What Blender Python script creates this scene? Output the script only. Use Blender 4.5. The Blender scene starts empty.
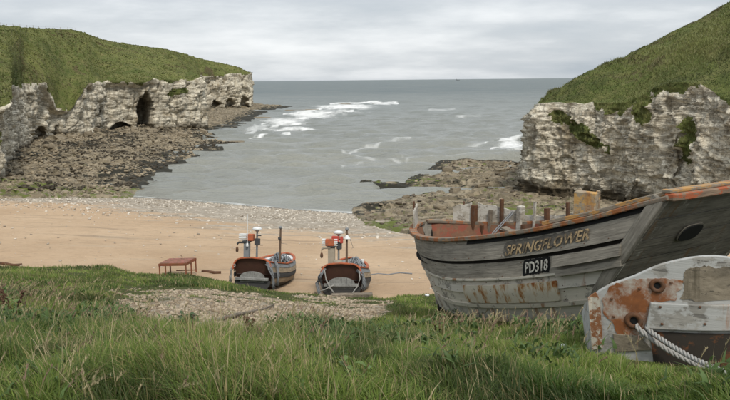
import bpy, bmesh, math, random
import numpy as np
from mathutils import Vector, Matrix

# ------------------------------------------------------------------ camera, world, sun, exposure
sc = bpy.context.scene
COL = sc.collection
H = 13.0                                   # eye height above the sea
FPX = 760.0                                # focal length in photo pixels (photo 730 x 400)
PITCH = math.atan(120/760); ROLL = 0.0097
Fv = np.array([0, math.cos(PITCH), -math.sin(PITCH)]); U0 = np.array([0, math.sin(PITCH), math.cos(PITCH)]); X0 = np.array([1., 0, 0])
Rv = math.cos(ROLL)*X0 - math.sin(ROLL)*U0; Uv = math.sin(ROLL)*X0 + math.cos(ROLL)*U0
CAMP = np.array([0, 0, H])
cd = bpy.data.cameras.new('camera'); cam = bpy.data.objects.new('camera', cd); COL.objects.link(cam)
cd.sensor_width = 36; cd.lens = FPX/730*36; cd.clip_start = 0.1; cd.clip_end = 90000
cam.matrix_world = Matrix(((Rv[0], Uv[0], -Fv[0], 0), (Rv[1], Uv[1], -Fv[1], 0), (Rv[2], Uv[2], -Fv[2], H), (0, 0, 0, 1)))
sc.camera = cam

SUN_EL, SUN_AZ = math.radians(52), math.radians(160)     # azimuth from +Y (out to sea) towards +X
W = bpy.data.worlds.new('World'); sc.world = W; W.use_nodes = True
def build_world():
    nt = W.node_tree; N = nt.nodes; L = nt.links; N.clear()
    out = N.new('ShaderNodeOutputWorld'); bg = N.new('ShaderNodeBackground'); bg.inputs[1].default_value = 0.078
    L.new(bg.outputs[0], out.inputs[0])
    sky = N.new('ShaderNodeTexSky'); sky.sky_type = 'NISHITA'; sky.sun_disc = False
    sky.sun_elevation = SUN_EL; sky.sun_rotation = SUN_AZ
    tc = N.new('ShaderNodeTexCoord'); sep = N.new('ShaderNodeSeparateXYZ'); L.new(tc.outputs['Generated'], sep.inputs[0])
    def M(op, a, b=None, clamp=False):
        m = N.new('ShaderNodeMath'); m.operation = op; m.use_clamp = clamp
        for i, v in enumerate((a, b)):
            if v is None: continue
            if isinstance(v, (int, float)): m.inputs[i].default_value = v
            else: L.new(v, m.inputs[i])
        return m.outputs[0]
    zc = M('MAXIMUM', sep.outputs[2], 0.0)
    zz = M('ADD', zc, 0.17)
    cx = M('DIVIDE', sep.outputs[0], zz); cy = M('DIVIDE', sep.outputs[1], zz)
    cmb = N.new('ShaderNodeCombineXYZ'); L.new(cx, cmb.inputs[0]); L.new(cy, cmb.inputs[1])
    def noise(scale, detail, rough, off, sx=1.0):
        mp = N.new('ShaderNodeMapping'); mp.inputs['Location'].default_value = off; mp.inputs['Scale'].default_value = (sx, 1, 1)
        L.new(cmb.outputs[0], mp.inputs[0])
        n = N.new('ShaderNodeTexNoise'); n.inputs['Scale'].default_value = scale; n.inputs['Detail'].default_value = detail; n.inputs['Roughness'].default_value = rough
        L.new(mp.outputs[0], n.inputs['Vector']); return n.outputs['Fac']
    n1 = noise(0.5, 3, .5, (3.1, 1.7, 0), .7); n2 = noise(1.35, 7, .58, (9.2, 4.4, 2), .85)
    s = M('ADD', M('MULTIPLY', n1, .64), M('MULTIPLY', n2, .42))
    rp = N.new('ShaderNodeValToRGB'); L.new(s, rp.inputs[0])
    e = rp.color_ramp.elements; e[0].position = .40; e[0].color = (4.3, 4.8, 5.3, 1); e[1].position = .675; e[1].color = (8.3, 8.5, 8.65, 1)
    m = rp.color_ramp.elements.new(.53); m.color = (5.6, 5.95, 6.3, 1)
    # overcast skies are brighter overhead than at the horizon
    gain = M('ADD', 0.95, M('MULTIPLY', zc, .55))
    sc_ = N.new('ShaderNodeVectorMath'); sc_.operation = 'SCALE'; L.new(rp.outputs[0], sc_.inputs[0]); L.new(gain, sc_.inputs['Scale'])
    mx = N.new('ShaderNodeMixRGB'); mx.inputs[0].default_value = .93
    L.new(sky.outputs[0], mx.inputs[1]); L.new(sc_.outputs[0], mx.inputs[2]); L.new(mx.outputs[0], bg.inputs[0])
build_world()
sd = bpy.data.lights.new('sun', 'SUN'); sun = bpy.data.objects.new('sun', sd); COL.objects.link(sun)
sd.energy = 1.5; sd.angle = math.radians(11); sd.color = (1, .94, .84)
sdir = Vector((math.sin(SUN_AZ)*math.cos(SUN_EL), math.cos(SUN_AZ)*math.cos(SUN_EL), math.sin(SUN_EL)))
sun.rotation_euler = sdir.to_track_quat('Z', 'Y').to_euler(); sun.location = (0, 0, 60)
sc.view_settings.view_transform = 'Standard'; sc.view_settings.look = 'None'; sc.view_settings.gamma = 1
sc.view_settings.exposure = 0.6
sc.render.engine = 'CYCLES'; sc.cycles.use_denoising = True; sc.cycles.max_bounces = 6
sc.cycles.transparent_max_bounces = 4

# ------------------------------------------------------------------ numeric helpers
rng = np.random.default_rng(11); random.seed(5)
def ray(x, y): return Fv + (x-365)/FPX*Rv - (y-200)/FPX*Uv
def proj(P):
    d = np.asarray(P, float) - CAMP; w = d@Fv
    w = np.where(np.abs(w) < 1e-6, 1e-6, w)
    return 365 + FPX*(d@Rv)/w, 200 - FPX*(d@Uv)/w
def onz(x, y, z=0.0):
    d = ray(x, y); return CAMP + d*(z-H)/d[2]
def aty(x, y, Y):
    d = ray(x, y); return CAMP + d*Y/d[1]
def hsh(i, j, k, s=0):
    n = (np.asarray(i, np.int64)*374761393 + np.asarray(j, np.int64)*668265263 + np.asarray(k, np.int64)*2147483647 + s*974634541) & 0xffffffff
    n = ((n ^ (n >> 13))*1274126177) & 0xffffffff
    n = ((n ^ (n >> 16))*2246822519) & 0xffffffff
    return (n ^ (n >> 15)).astype(np.float64)/4294967295.0
def vn(x, y, z=0.0, s=0):                 # smooth value noise, -1..1
    x, y, z = np.broadcast_arrays(np.asarray(x, float), np.asarray(y, float), np.asarray(z, float))
    i, j, k = np.floor(x).astype(np.int64), np.floor(y).astype(np.int64), np.floor(z).astype(np.int64)
    u, v, w = x-i, y-j, z-k
    u, v, w = (t*t*t*(t*(t*6-15)+10) for t in (u, v, w))
    r = 0
    for a in (0, 1):
        for b in (0, 1):
            for c in (0, 1):
                r = r + hsh(i+a, j+b, k+c, s)*(u if a else 1-u)*(v if b else 1-v)*(w if c else 1-w)
    return r*2-1
def fbm(x, y, z=0.0, o=4, s=0, g=.5):
    r = 0; a = 1.; f = 1.; t = 0
    for q in range(o):
        r = r + a*vn(np.asarray(x)*f, np.asarray(y)*f, np.asarray(z)*f, s+q); t += a; a *= g; f *= 2.03
    return r/t
def worley(x, y, s=0):                     # nearest and second distance, random id of nearest cell
    x, y = np.broadcast_arrays(np.asarray(x, float), np.asarray(y, float))
    i, j = np.floor(x).astype(np.int64), np.floor(y).astype(np.int64)
    f1 = np.full(x.shape, 9.); f2 = f1.copy(); idr = np.zeros(x.shape)
    for a in (-1, 0, 1):
        for b in (-1, 0, 1):
            px = i+a+hsh(i+a, j+b, 7, s); py = j+b+hsh(i+a, j+b, 13, s)
            d = np.hypot(px-x, py-y); c = hsh(i+a, j+b, 29, s)
            n1 = d < f1
            f2 = np.where(n1, f1, np.minimum(f2, d)); idr = np.where(n1, c, idr); f1 = np.where(n1, d, f1)
    return f1, f2, idr
def sst(a, b, x):
    t = np.clip((x-a)/(b-a), 0, 1); return t*t*(3-2*t)
def segdist(px, py, poly, closed=False):
    P = np.asarray(poly, float); n = len(P); best = np.full(np.shape(px), 1e9)
    for k in range(n if closed else n-1):
        a = P[k]; b = P[(k+1) % n]; d = b-a; L2 = max(d@d, 1e-9)
        t = np.clip(((px-a[0])*d[0]+(py-a[1])*d[1])/L2, 0, 1)
        best = np.minimum(best, np.hypot(px-a[0]-t*d[0], py-a[1]-t*d[1]))
    return best
def inside(px, py, poly):
    P = np.asarray(poly, float); n = len(P); r = np.zeros(np.shape(px), bool)
    for k in range(n):
        x1, y1 = P[k]; x2, y2 = P[(k+1) % n]
        if y1 == y2: continue
        c = ((y1 > py) != (y2 > py)) & (px < (x2-x1)*(py-y1)/(y2-y1)+x1)
        r ^= c
    return r

# ------------------------------------------------------------------ object helpers
def link(o, parent=None):
    COL.objects.link(o)
    if parent is not None: o.parent = parent
    return o
def tag(o, label=None, cat=None, group=None, kind=None):
    if label: o['label'] = label
    if cat: o['category'] = cat
    if group: o['group'] = group
    if kind: o['kind'] = kind
    return o
def mk(verts, faces, name='m', smooth=False, uvs=None):
    me = bpy.data.meshes.new(name)
    if isinstance(faces, np.ndarray):
        verts = np.asarray(verts, np.float32); nf, k = faces.shape
        me.vertices.add(len(verts)); me.vertices.foreach_set('co', verts.ravel())
        me.loops.add(nf*k); me.loops.foreach_set('vertex_index', faces.astype(np.int32).ravel())
        me.polygons.add(nf); me.polygons.foreach_set('loop_start', np.arange(0, nf*k, k, dtype=np.int32))
        me.update(calc_edges=True); me.validate()
    else:
        me.from_pydata([tuple(map(float, v)) for v in verts], [], [tuple(int(i) for i in f) for f in faces]); me.update()
    if smooth: me.polygons.foreach_set('use_smooth', [True]*len(me.polygons))
    return me
def obj(name, me, mat=None, parent=None):
    if mat is not None: me.materials.clear(); me.materials.append(mat)
    return link(bpy.data.objects.new(name, me), parent)
def attr(me, name, data):
    a = me.attributes.new(name, 'FLOAT', 'POINT'); a.data.foreach_set('value', np.asarray(data, np.float32).ravel())
def cattr(me, name, data):
    a = me.attributes.new(name, 'FLOAT_COLOR', 'POINT'); d = np.ones((len(data), 4), np.float32); d[:, :3] = data
    a.data.foreach_set('color', d.ravel())
def uvset(me, uv):
    l = me.uv_layers.new(name='UVMap'); idx = np.zeros(len(me.loops), np.int32); me.loops.foreach_get('vertex_index', idx)
    l.data.foreach_set('uv', np.asarray(uv, np.float32)[idx].ravel())
def gridfaces(nr, nc):
    i = np.arange(nr-1)[:, None]*nc + np.arange(nc-1)[None, :]
    return np.stack([i, i+1, i+nc+1, i+nc], -1).reshape(-1, 4)
class MB:                                  # collects shapes for ONE mesh
    def __init__(s): s.v = []; s.f = []
    def add(s, v, f):
        n = len(s.v); s.v += [tuple(map(float, q)) for q in v]; s.f += [tuple(i+n for i in q) for q in f]; return s
    def box(s, c, d, rot=None, bev=0.0, taper=1.0):
        x, y, z = (q/2 for q in d); b = min(bev, x*.9, y*.9, z*.9)
        if b <= 0:
            V = [(-x, -y, -z), (x, -y, -z), (x, y, -z), (-x, y, -z), (-x*taper, -y*taper, z), (x*taper, -y*taper, z), (x*taper, y*taper, z), (-x*taper, y*taper, z)]
            Fc = [(0, 3, 2, 1), (4, 5, 6, 7), (0, 1, 5, 4), (1, 2, 6, 5), (2, 3, 7, 6), (3, 0, 4, 7)]
        else:
            V = []; Fc = []
            for zz, q in ((-z, b), (-z+b, 0), (z-b, 0), (z, b)):
                for sx, sy in ((-1, -1), (1, -1), (1, 1), (-1, 1)): V.append((sx*(x-q), sy*(y-q), zz))
            for k in range(3):
                for i in range(4): j = (i+1) % 4; Fc.append((k*4+i, k*4+j, k*4+4+j, k*4+4+i))
            Fc += [(3, 2, 1, 0), (12, 13, 14, 15)]
        R = rot if rot is not None else Matrix.Identity(3)
        return s.add([Vector(c)+R@Vector(q) for q in V], Fc)
    def tube(s, pts, r, n=8, cap=True):
        pts = [Vector(p) for p in pts]; m = len(pts)
        rr = r if hasattr(r, '__len__') else [r]*m
        V = []; Fc = []; up = Vector((0, 0, 1))
        for i, p in enumerate(pts):
            d = (pts[min(i+1, m-1)]-pts[max(i-1, 0)]).normalized()
            a = d.cross(up if abs(d.z) < .95 else Vector((1, 0, 0))).normalized(); b = d.cross(a)
            for k in range(n):
                t = 2*math.pi*k/n; V.append(p+(a*math.cos(t)+b*math.sin(t))*rr[i])
        for i in range(m-1):
            for k in range(n): j = (k+1) % n; Fc.append((i*n+k, i*n+j, (i+1)*n+j, (i+1)*n+k))
        if cap: Fc += [tuple(range(n-1, -1, -1)), tuple(range((m-1)*n, m*n))]
        return s.add(V, Fc)
    def lathe(s, prof, c=(0, 0, 0), n=16):
        V = []; Fc = []
        for r, z in prof:
            for k in range(n): t = 2*math.pi*k/n; V.append((c[0]+r*math.cos(t), c[1]+r*math.sin(t), c[2]+z))
        for i in range(len(prof)-1):
            for k in range(n): j = (k+1) % n; Fc.append((i*n+k, i*n+j, (i+1)*n+j, (i+1)*n+k))
        Fc += [tuple(range(n-1, -1, -1)), tuple(range((len(prof)-1)*n, len(prof)*n))]
        return s.add(V, Fc)
    def build(s, name, mat, parent=None, smooth=False, off=None):
        v = s.v if off is None else [tuple(Vector(q)-Vector(off)) for q in s.v]
        return obj(name, mk(v, s.f, name, smooth), mat, parent)
def empty(name, loc, rz=0.0):
    o = bpy.data.objects.new(name, None); o.location = loc; o.rotation_euler = (0, 0, rz); o.empty_display_size = .2
    return link(o)

# ------------------------------------------------------------------ materials
class NT:
    def __init__(s, name):
        s.m = bpy.data.materials.new(name); s.m.use_nodes = True; s.nt = s.m.node_tree; s.N = s.nt.nodes; s.L = s.nt.links
        s.b = s.N['Principled BSDF']; s.tc = s.N.new('ShaderNodeTexCoord'); s.out = s.N['Material Output']
    def co(s, kind='Object', scale=(1, 1, 1), rot=(0, 0, 0)):
        if kind == 'World':
            g = s.N.new('ShaderNodeNewGeometry'); src = g.outputs['Position']
        else: src = s.tc.outputs[kind]
        m = s.N.new('ShaderNodeMapping'); m.inputs['Scale'].default_value = scale; m.inputs['Rotation'].default_value = rot
        s.L.new(src, m.inputs[0]); return m.outputs[0]
    def noise(s, co, scale, detail=5, rough=.55, dist=0.0):
        n = s.N.new('ShaderNodeTexNoise'); n.inputs['Scale'].default_value = scale; n.inputs['Detail'].default_value = detail
        n.inputs['Roughness'].default_value = rough; n.inputs['Distortion'].default_value = dist
        s.L.new(co, n.inputs['Vector']); return n.outputs['Fac']
    def vor(s, co, scale, feat='F1', out='Color'):
        n = s.N.new('ShaderNodeTexVoronoi'); n.inputs['Scale'].default_value = scale; n.feature = feat
        s.L.new(co, n.inputs['Vector']); return n.outputs[out]
    def ramp(s, fac, a, b, ca=(0, 0, 0), cb=(1, 1, 1)):
        r = s.N.new('ShaderNodeValToRGB'); e = r.color_ramp.elements
        e[0].position = a; e[1].position = b; e[0].color = (*ca, 1); e[1].color = (*cb, 1); s.L.new(fac, r.inputs[0]); return r.outputs[0]
    def mix(s, fac, a, b, mode='MIX'):
        m = s.N.new('ShaderNodeMixRGB'); m.blend_type = mode
        for i, v in enumerate((fac, a, b)):
            if isinstance(v, (int, float)): m.inputs[i].default_value = v
            elif isinstance(v, tuple): m.inputs[i].default_value = (*v, 1)
            else: s.L.new(v, m.inputs[i])
        return m.outputs[0]
    def math(s, op, a, b=None, clamp=False):
        m = s.N.new('ShaderNodeMath'); m.operation = op; m.use_clamp = clamp
        for i, v in enumerate((a, b)):
            if v is None: continue
            if isinstance(v, (int, float)): m.inputs[i].default_value = v
            else: s.L.new(v, m.inputs[i])
        return m.outputs[0]
    def at(s, name, out='Fac'):
        a = s.N.new('ShaderNodeAttribute'); a.attribute_name = name; return a.outputs[out]
    def rnd(s):
        o = s.N.new('ShaderNodeObjectInfo'); return o.outputs['Random']
    def z(s):
        g = s.N.new('ShaderNodeNewGeometry'); q = s.N.new('ShaderNodeSeparateXYZ'); s.L.new(g.outputs['Position'], q.inputs[0]); return q.outputs[2]
    def bump(s, h, strength=.4, dist=.05):
        b = s.N.new('ShaderNodeBump'); b.inputs['Strength'].default_value = strength; b.inputs['Distance'].default_value = dist
        s.L.new(h, b.inputs['Height']); s.L.new(b.outputs[0], s.b.inputs['Normal']); return b.outputs[0]
    def fin(s, col, rough=.85, spec=.3):
        if isinstance(col, tuple): s.b.inputs['Base Color'].default_value = (*col, 1)
        else: s.L.new(col, s.b.inputs['Base Color'])
        if isinstance(rough, (int, float)): s.b.inputs['Roughness'].default_value = rough
        else: s.L.new(rough, s.b.inputs['Roughness'])
        s.b.inputs['Specular IOR Level'].default_value = spec
        return s.m

def m_chalk():
    t = NT('chalk'); c = t.co('World'); cs = t.co('World', (1, 1, .28)); cb = t.co('World', (.12, .12, 1.6))
    col = t.mix(t.ramp(t.noise(c, .7, 12, .74), .36, .60), (.64, .56, .42), (.95, .885, .73))
    col = t.mix(t.math('MULTIPLY', t.ramp(t.noise(cs, 1.3, 6, .6), .5, .66), .45), col, (.42, .35, .25))
    col = t.mix(t.math('MULTIPLY', t.ramp(t.noise(cb, 1.5, 4, .6), .57, .65), .22), col, (.36, .30, .22))
    col = t.mix(t.ramp(t.noise(c, .16, 5, .6), .57, .66), col, (.42, .35, .24))
    col = t.mix(t.math('MULTIPLY', t.ramp(t.noise(c, .9, 6, .7), .62, .68), .7), col, (.16, .14, .085))
    cv = t.co('World', (1, 1, .10)); col = t.mix(t.math('MULTIPLY', t.ramp(t.noise(cv, 1.0, 5, .6), .575, .62), .45), col, (.20, .165, .11))
    def lines(co, sc_, w):
        n = t.noise(co, sc_, 6, .6); return t.ramp(t.math('ABSOLUTE', t.math('SUBTRACT', n, .5)), 0.0, w, (1, 1, 1), (0, 0, 0))
    col = t.mix(t.math('MULTIPLY', lines(t.co('World', (1, 1, .13)), .75, .018), .42), col, (.15, .12, .08))
    bl = lines(t.co('World', (.10, .10, 1)), 1.3, .03); col = t.mix(t.math('MULTIPLY', bl, .22), col, (.22, .175, .115))
    col = t.mix(t.math('MULTIPLY', lines(t.co('World', (.6, .6, 1)), 1.5, .014), .22), col, (.17, .14, .09))
    # dark weed and wet rock in the tidal zone
    zz = t.math('ADD', t.z(), t.math('MULTIPLY', t.math('SUBTRACT', t.noise(c, .4, 5), .5), 3.0))
    col = t.mix(t.ramp(zz, 1.3/10, 2.6/10) if False else t.ramp(t.math('DIVIDE', zz, 10.0), .12, .24), (.10, .08, .052), col)
    wv = t.N.new('ShaderNodeVectorMath'); wv.operation = 'ADD'; wn = t.N.new('ShaderNodeTexNoise'); wn.inputs['Scale'].default_value = 1.3; wn.inputs['Detail'].default_value = 4; t.L.new(c, wn.inputs['Vector']); t.L.new(t.co('World', (.55, .55, 1.9)), wv.inputs[0]); t.L.new(wn.outputs['Color'], wv.inputs[1])
    ve = t.ramp(t.vor(wv.outputs[0], 1.7, 'DISTANCE_TO_EDGE', 'Distance'), .0, .05); col = t.mix(t.math('MULTIPLY', t.math('SUBTRACT', 1.0, ve), .3), col, (.24, .19, .13))
    t.bump(t.math('ADD', t.math('ADD', t.noise(c, 2.2, 8, .7), t.math('MULTIPLY', ve, .22)), t.math('MULTIPLY', bl, -.5)), .9, .4)
    return t.fin(col, .92, .1)
def m_hillgrass(name, a, b, d):
    t = NT(name); c = t.co('World')
    col = t.mix(t.ramp(t.noise(c, .07, 6, .6, .6), .36, .64), a, b)
    col = t.mix(t.ramp(t.noise(c, .6, 7, .7), .42, .68), col, d)
    col = t.mix(t.ramp(t.noise(c, .11, 6, .65, 1.0), .585, .66), col, (.115, .088, .05))
    col = t.mix(t.math('MULTIPLY', t.ramp(t.noise(c, .19, 8, .7, .5), .52, .62), .6), col, (.055, .068, .024))
    col = t.mix(t.math('MULTIPLY', t.ramp(t.noise(c, 2.6, 6, .75), .5, .7), .6), col, (.03, .04, .016))
    t.bump(t.noise(c, 1.2, 9, .72), .8, .5)
    return t.fin(col, .95, .1)
def m_rockshore():
    t = NT('shore_rock'); c = t.co('World')
    v = t.vor(c, 1.1)
    sepc = t.N.new('ShaderNodeSeparateColor'); t.L.new(v, sepc.inputs[0])
    col = t.mix(sepc.outputs[0], (.13, .105, .068), (.30, .245, .165))
    col = t.mix(t.ramp(t.noise(c, .5, 6, .65), .5, .62), col, (.33, .275, .19))
    col = t.mix(t.ramp(t.noise(c, 1.7, 6, .7), .5, .62), col, (.10, .082, .05))
    w = t.at('weed')
    wn = t.math('ADD', w, t.math('MULTIPLY', t.math('SUBTRACT', t.noise(c, .45, 6, .7), .5), 2.2))
    col = t.mix(t.ramp(wn, .46, .6), col, (.028, .026, .017))
    g = t.math('ADD', t.at('algae'), t.math('MULTIPLY', t.math('SUBTRACT', t.noise(c, .8, 6, .7), .5), 2.4))
    col = t.mix(t.ramp(g, .5, .68), col, (.115, .135, .03))
    t.bump(t.math('ADD', t.noise(c, 3, 8, .7), t.math('MULTIPLY', sepc.outputs[1], .5)), .8, .15)
    return t.fin(col, .8, .3)
def m_stone(name, a, b, weed=(.05, .045, .03), wf=.6):
    t = NT(name); c = t.co('Object'); r = t.rnd()
    col = t.mix(t.noise(c, 2.5, 6, .65), a, b)
    col = t.mix(t.ramp(t.noise(c, 1.2, 6, .7), wf, wf+.07), col, weed)
    col = t.mix(t.math('MULTIPLY', r, .45), col, (.12, .10, .07))
    t.bump(t.noise(c, 5, 8, .7), .6, .1)
    return t.fin(col, .85, .25)
def m_attrcol(name, a='tint', rough=.8, spec=.25, nscale=6, amt=.35, transl=0.0, world=True):
    t = NT(name); c = t.co('World'); col = t.at(a, 'Color')
    k = t.math('ADD', 1-amt*.5, t.math('MULTIPLY', t.noise(c, nscale, 4, .6), amt))
    v = t.N.new('ShaderNodeVectorMath'); v.operation = 'SCALE'; t.L.new(col, v.inputs[0]); t.L.new(k, v.inputs['Scale'])
    m = t.fin(v.outputs[0], rough, spec)
    if transl > 0:
        tr = t.N.new('ShaderNodeBsdfTranslucent'); t.L.new(v.outputs[0], tr.inputs[0])
        mx = t.N.new('ShaderNodeMixShader'); mx.inputs[0].default_value = transl
        t.L.new(t.b.outputs[0], mx.inputs[1]); t.L.new(tr.outputs[0], mx.inputs[2]); t.L.new(mx.outputs[0], t.out.inputs[0])
    return m
def m_beach():
    t = NT('beach_sand'); c = t.co('World')
    col = t.mix(t.ramp(t.noise(c, .12, 6, .6), .35, .66), (.43, .298, .185), (.54, .395, .26))
    col = t.mix(t.math('MULTIPLY', t.ramp(t.noise(c, 1.6, 7, .7), .5, .7), .5), col, (.35, .245, .155))
    col = t.mix(t.ramp(t.noise(t.co('World', (.12, 1, 1)), .55, 6, .7), .6, .68), col, (.45, .35, .245))
    col = t.mix(t.math('MULTIPLY', t.ramp(t.noise(t.co('World', (.06, .9, 1)), .8, 7, .7), .57, .63), .6), col, (.27, .20, .135))
    col = t.mix(t.ramp(t.noise(t.co('World', (.3, 1, 1)), 1.1, 8, .75), .655, .69), col, (.12, .095, .065))
    v = t.vor(c, 3.2); sp = t.N.new('ShaderNodeSeparateColor'); t.L.new(v, sp.inputs[0])
    peb = t.mix(sp.outputs[0], (.29, .24, .18), (.55, .49, .405))
    peb = t.mix(t.ramp(t.noise(c, 1.0, 6, .7), .4, .62), peb, (.30, .255, .2))
    pm = t.math('ADD', t.at('pebble'), t.math('MULTIPLY', t.math('SUBTRACT', t.noise(t.co('World', (.25, 1, 1)), .5, 7, .7), .5), 1.5))
    pf = t.ramp(pm, .42, .62)
    col = t.mix(pf, col, peb)
    col = t.mix(t.ramp(t.at('wet'), .2, .9), col, (.15, .125, .095))
    fp = t.ramp(t.vor(t.co('World', (1, .8, 1)), 1.5, 'F1', 'Distance'), .08, .34)
    t.bump(t.math('ADD', t.math('ADD', t.noise(c, 2.2, 8, .7), t.math('MULTIPLY', sp.outputs[1], .2)), t.math('MULTIPLY', fp, .35)), .75, .16)
    return t.fin(col, t.math('SUBTRACT', .95, t.math('MULTIPLY', t.at('wet'), .55)), .25)
def m_bank():
    t = NT('bank_turf'); c = t.co('World')
    soil = t.mix(t.noise(c, 3, 6, .7), (.055, .06, .022), (.075, .085, .03))
    v = t.vor(c, 9.0); sp = t.N.new('ShaderNodeSeparateColor'); t.L.new(v, sp.inputs[0])
    gr = t.mix(sp.outputs[0], (.16, .125, .085), (.38, .33, .26))
    gr = t.mix(t.ramp(t.noise(c, 1.1, 6, .7), .5, .64), gr, (.22, .18, .12))
    g = t.math('ADD', t.at('gravel'), t.math('MULTIPLY', t.math('SUBTRACT', t.noise(c, .9, 6, .7), .5), .9))
    col = t.mix(t.ramp(g, .45, .62), soil, gr)
    t.bump(t.noise(c, 8, 6, .7), .6, .05)
    return t.fin(col, .95, .1)
def m_sea():
    t = NT('sea_water'); c = t.co('World')
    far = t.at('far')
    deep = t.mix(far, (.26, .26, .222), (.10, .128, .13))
    cst = t.co('World', (.35, 1, 1))
    deep = t.mix(t.math('MULTIPLY', t.ramp(t.noise(cst, .035, 6, .6), .42, .6), .5), deep, (.20, .21, .19))
    fo = t.at('foam')
    n = t.math('ADD', t.math('MULTIPLY', t.noise(t.co('World', (.4, 1, 1)), .5, 8, .72), .75), t.math('MULTIPLY', t.noise(t.co('World', (.3, 1, 1)), 2.2, 4, .6), .25))
    n2 = t.noise(t.co('World', (1, .30, 1)), .17, 9, .72, .4); n = t.math('ADD', t.math('MULTIPLY', n, .35), t.math('MULTIPLY', n2, .65))
    f = t.ramp(t.math('ADD', t.math('MULTIPLY', fo, .62), t.math('MULTIPLY', n, 1.05)), .82, 1.02)
    f = t.math('MULTIPLY', f, t.math('MULTIPLY', fo, 1.45, True), True)
    f = t.math('MAXIMUM', f, t.math('MULTIPLY', t.math('MULTIPLY', t.at('trail'), .6), t.ramp(n, .38, .60)))
    col = t.mix(f, deep, (.80, .80, .78))
    h = t.math('ADD', t.noise(t.co('World', (.45, 1, 1)), 1.1, 5, .6), t.math('MULTIPLY', t.noise(t.co('World', (.5, 1, 1)), .22, 4, .55), 1.6))
    t.bump(h, 1.0, .7)
    ro = t.math('ADD', .16, t.math('MULTIPLY', t.math('MAXIMUM', f, t.math('MULTIPLY', far, .55)), .55))
    t.b.inputs['IOR'].default_value = 1.33
    return t.fin(col, ro, .5)
def m_wood(name, a, b, stain, sf=.58, paint=None, pf=.5, streak=(1.2, 22, 1), coord='UV', dark=(.05, .045, .038), rough=.85):
    t = NT(name); c = t.co(coord, streak); c2 = t.co(coord, (1, 1, 1)); cv = t.co(coord, (9, 1.4, 1))
    r = t.rnd()
    off = t.N.new('ShaderNodeVectorMath'); off.operation = 'ADD'; t.L.new(c, off.inputs[0]); cmb = t.N.new('ShaderNodeCombineXYZ')
    t.L.new(t.math('MULTIPLY', r, 37.0), cmb.inputs[0]); t.L.new(t.math('MULTIPLY', r, 91.0), cmb.inputs[2]); t.L.new(cmb.outputs[0], off.inputs[1])
    g = t.noise(off.outputs[0], 1.6, 7, .65)
    col = t.mix(t.ramp(g, .25, .75), a, b)
    col = t.mix(t.math('MULTIPLY', t.ramp(t.noise(off.outputs[0], 3.4, 5, .6), .585, .625), .6), col, dark)
    blot = t.noise(t.co(coord, (1, 2.2, 2)), 2.3, 8, .65); col = t.mix(t.math('MULTIPLY', t.ramp(blot, .42, .66), .42), col, dark)
    if paint is not None:
        off2 = t.N.new('ShaderNodeVectorMath'); off2.operation = 'ADD'; t.L.new(c2, off2.inputs[0]); t.L.new(cmb.outputs[0], off2.inputs[1])
        pm = t.math('ADD', t.math('MULTIPLY', t.noise(off2.outputs[0], 3.2, 9, .68), .8), t.math('MULTIPLY', g, .2))
        col = t.mix(t.ramp(pm, pf, pf+.035), paint, col)
    off3 = t.N.new('ShaderNodeVectorMath'); off3.operation = 'ADD'; t.L.new(cv, off3.inputs[0]); t.L.new(cmb.outputs[0], off3.inputs[1])
    col = t.mix(t.math('MULTIPLY', t.ramp(t.noise(off3.outputs[0], .55, 7, .65), sf, sf+.09), .85), col, stain)
    t.bump(g, .7, .012)
    return t.fin(col, rough, .25)
def m_panel():
    t = NT('cream_panel'); c = t.co('UV'); cv = t.co('UV', (3.2, 1.1, 1))
    col = t.mix(t.noise(c, 5, 7, .65), (.50, .45, .36), (.70, .65, .55))
    n = t.noise(cv, 1.7, 7, .62); col = t.mix(t.ramp(n, .50, .58), col, (.42, .27, .13)); col = t.mix(t.ramp(n, .56, .62), col, (.27, .085, .025))
    col = t.mix(t.ramp(t.noise(c, 9, 6, .7), .62, .66), col, (.10, .08, .06)); t.bump(n, .4, .01)
    return t.fin(col, .7, .3)
def m_rust(name, paint, rust=(.30, .105, .035), dk=(.09, .045, .025), pf=.5, scale=3.0, coord='Object', rough=.75, soft=.05):
    t = NT(name); c = t.co(coord); 
    n = t.noise(c, scale, 9, .7)
    rr = t.mix(t.noise(c, scale*3.3, 6, .65), dk, rust)
    col = t.mix(t.ramp(n, pf, pf+soft), paint, rr)
    col = t.mix(t.math('MULTIPLY', t.ramp(t.noise(c, scale*.7, 6, .6), .5, .66), .35), col, dk)
    t.bump(n, .5, .01)
    return t.fin(col, rough, .3)
def m_plain(name, col, rough=.6, var=.25, scale=6, spec=.35, metal=0.0):
    t = NT(name); c = t.co('Object')
    k = tuple(q*(1-var) for q in col)
    cc = t.mix(t.noise(c, scale, 6, .65), k, tuple(min(1, q*(1+var*.5)) for q in col))
    t.b.inputs['Metallic'].default_value = metal
    t.bump(t.noise(c, scale*4, 4, .6), .15, .005)
    return t.fin(cc, rough, spec)
def m_rope(name, a, b):
    t = NT(name); c = t.co('Object'); col = t.mix(t.noise(c, 25, 4, .6), a, b); return t.fin(col, .9, .15)

MAT = dict(chalk=m_chalk(), hill=m_hillgrass('hill_grass', (.085, .112, .032), (.165, .18, .055), (.205, .19, .08)),
    hill2=m_hillgrass('slope_grass', (.09, .118, .033), (.15, .17, .052), (.19, .18, .075)),
    rock=m_rockshore(), beach=m_beach(), bank=m_bank(), sea=m_sea(),
    stone=m_stone('boulder_stone', (.19, .155, .105), (.36, .30, .215)), dstone=m_stone('weedy_stone', (.10, .085, .06), (.2, .165, .115), wf=.5),
    pebble=m_attrcol('pebble_stone', nscale=9, amt=.4), grass=m_attrcol('grass_blade', rough=.55, spec=.3, nscale=1.5, amt=.3, transl=.32),
    straw=m_attrcol('seed_head', rough=.8, nscale=8, amt=.3, transl=.25))

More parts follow.
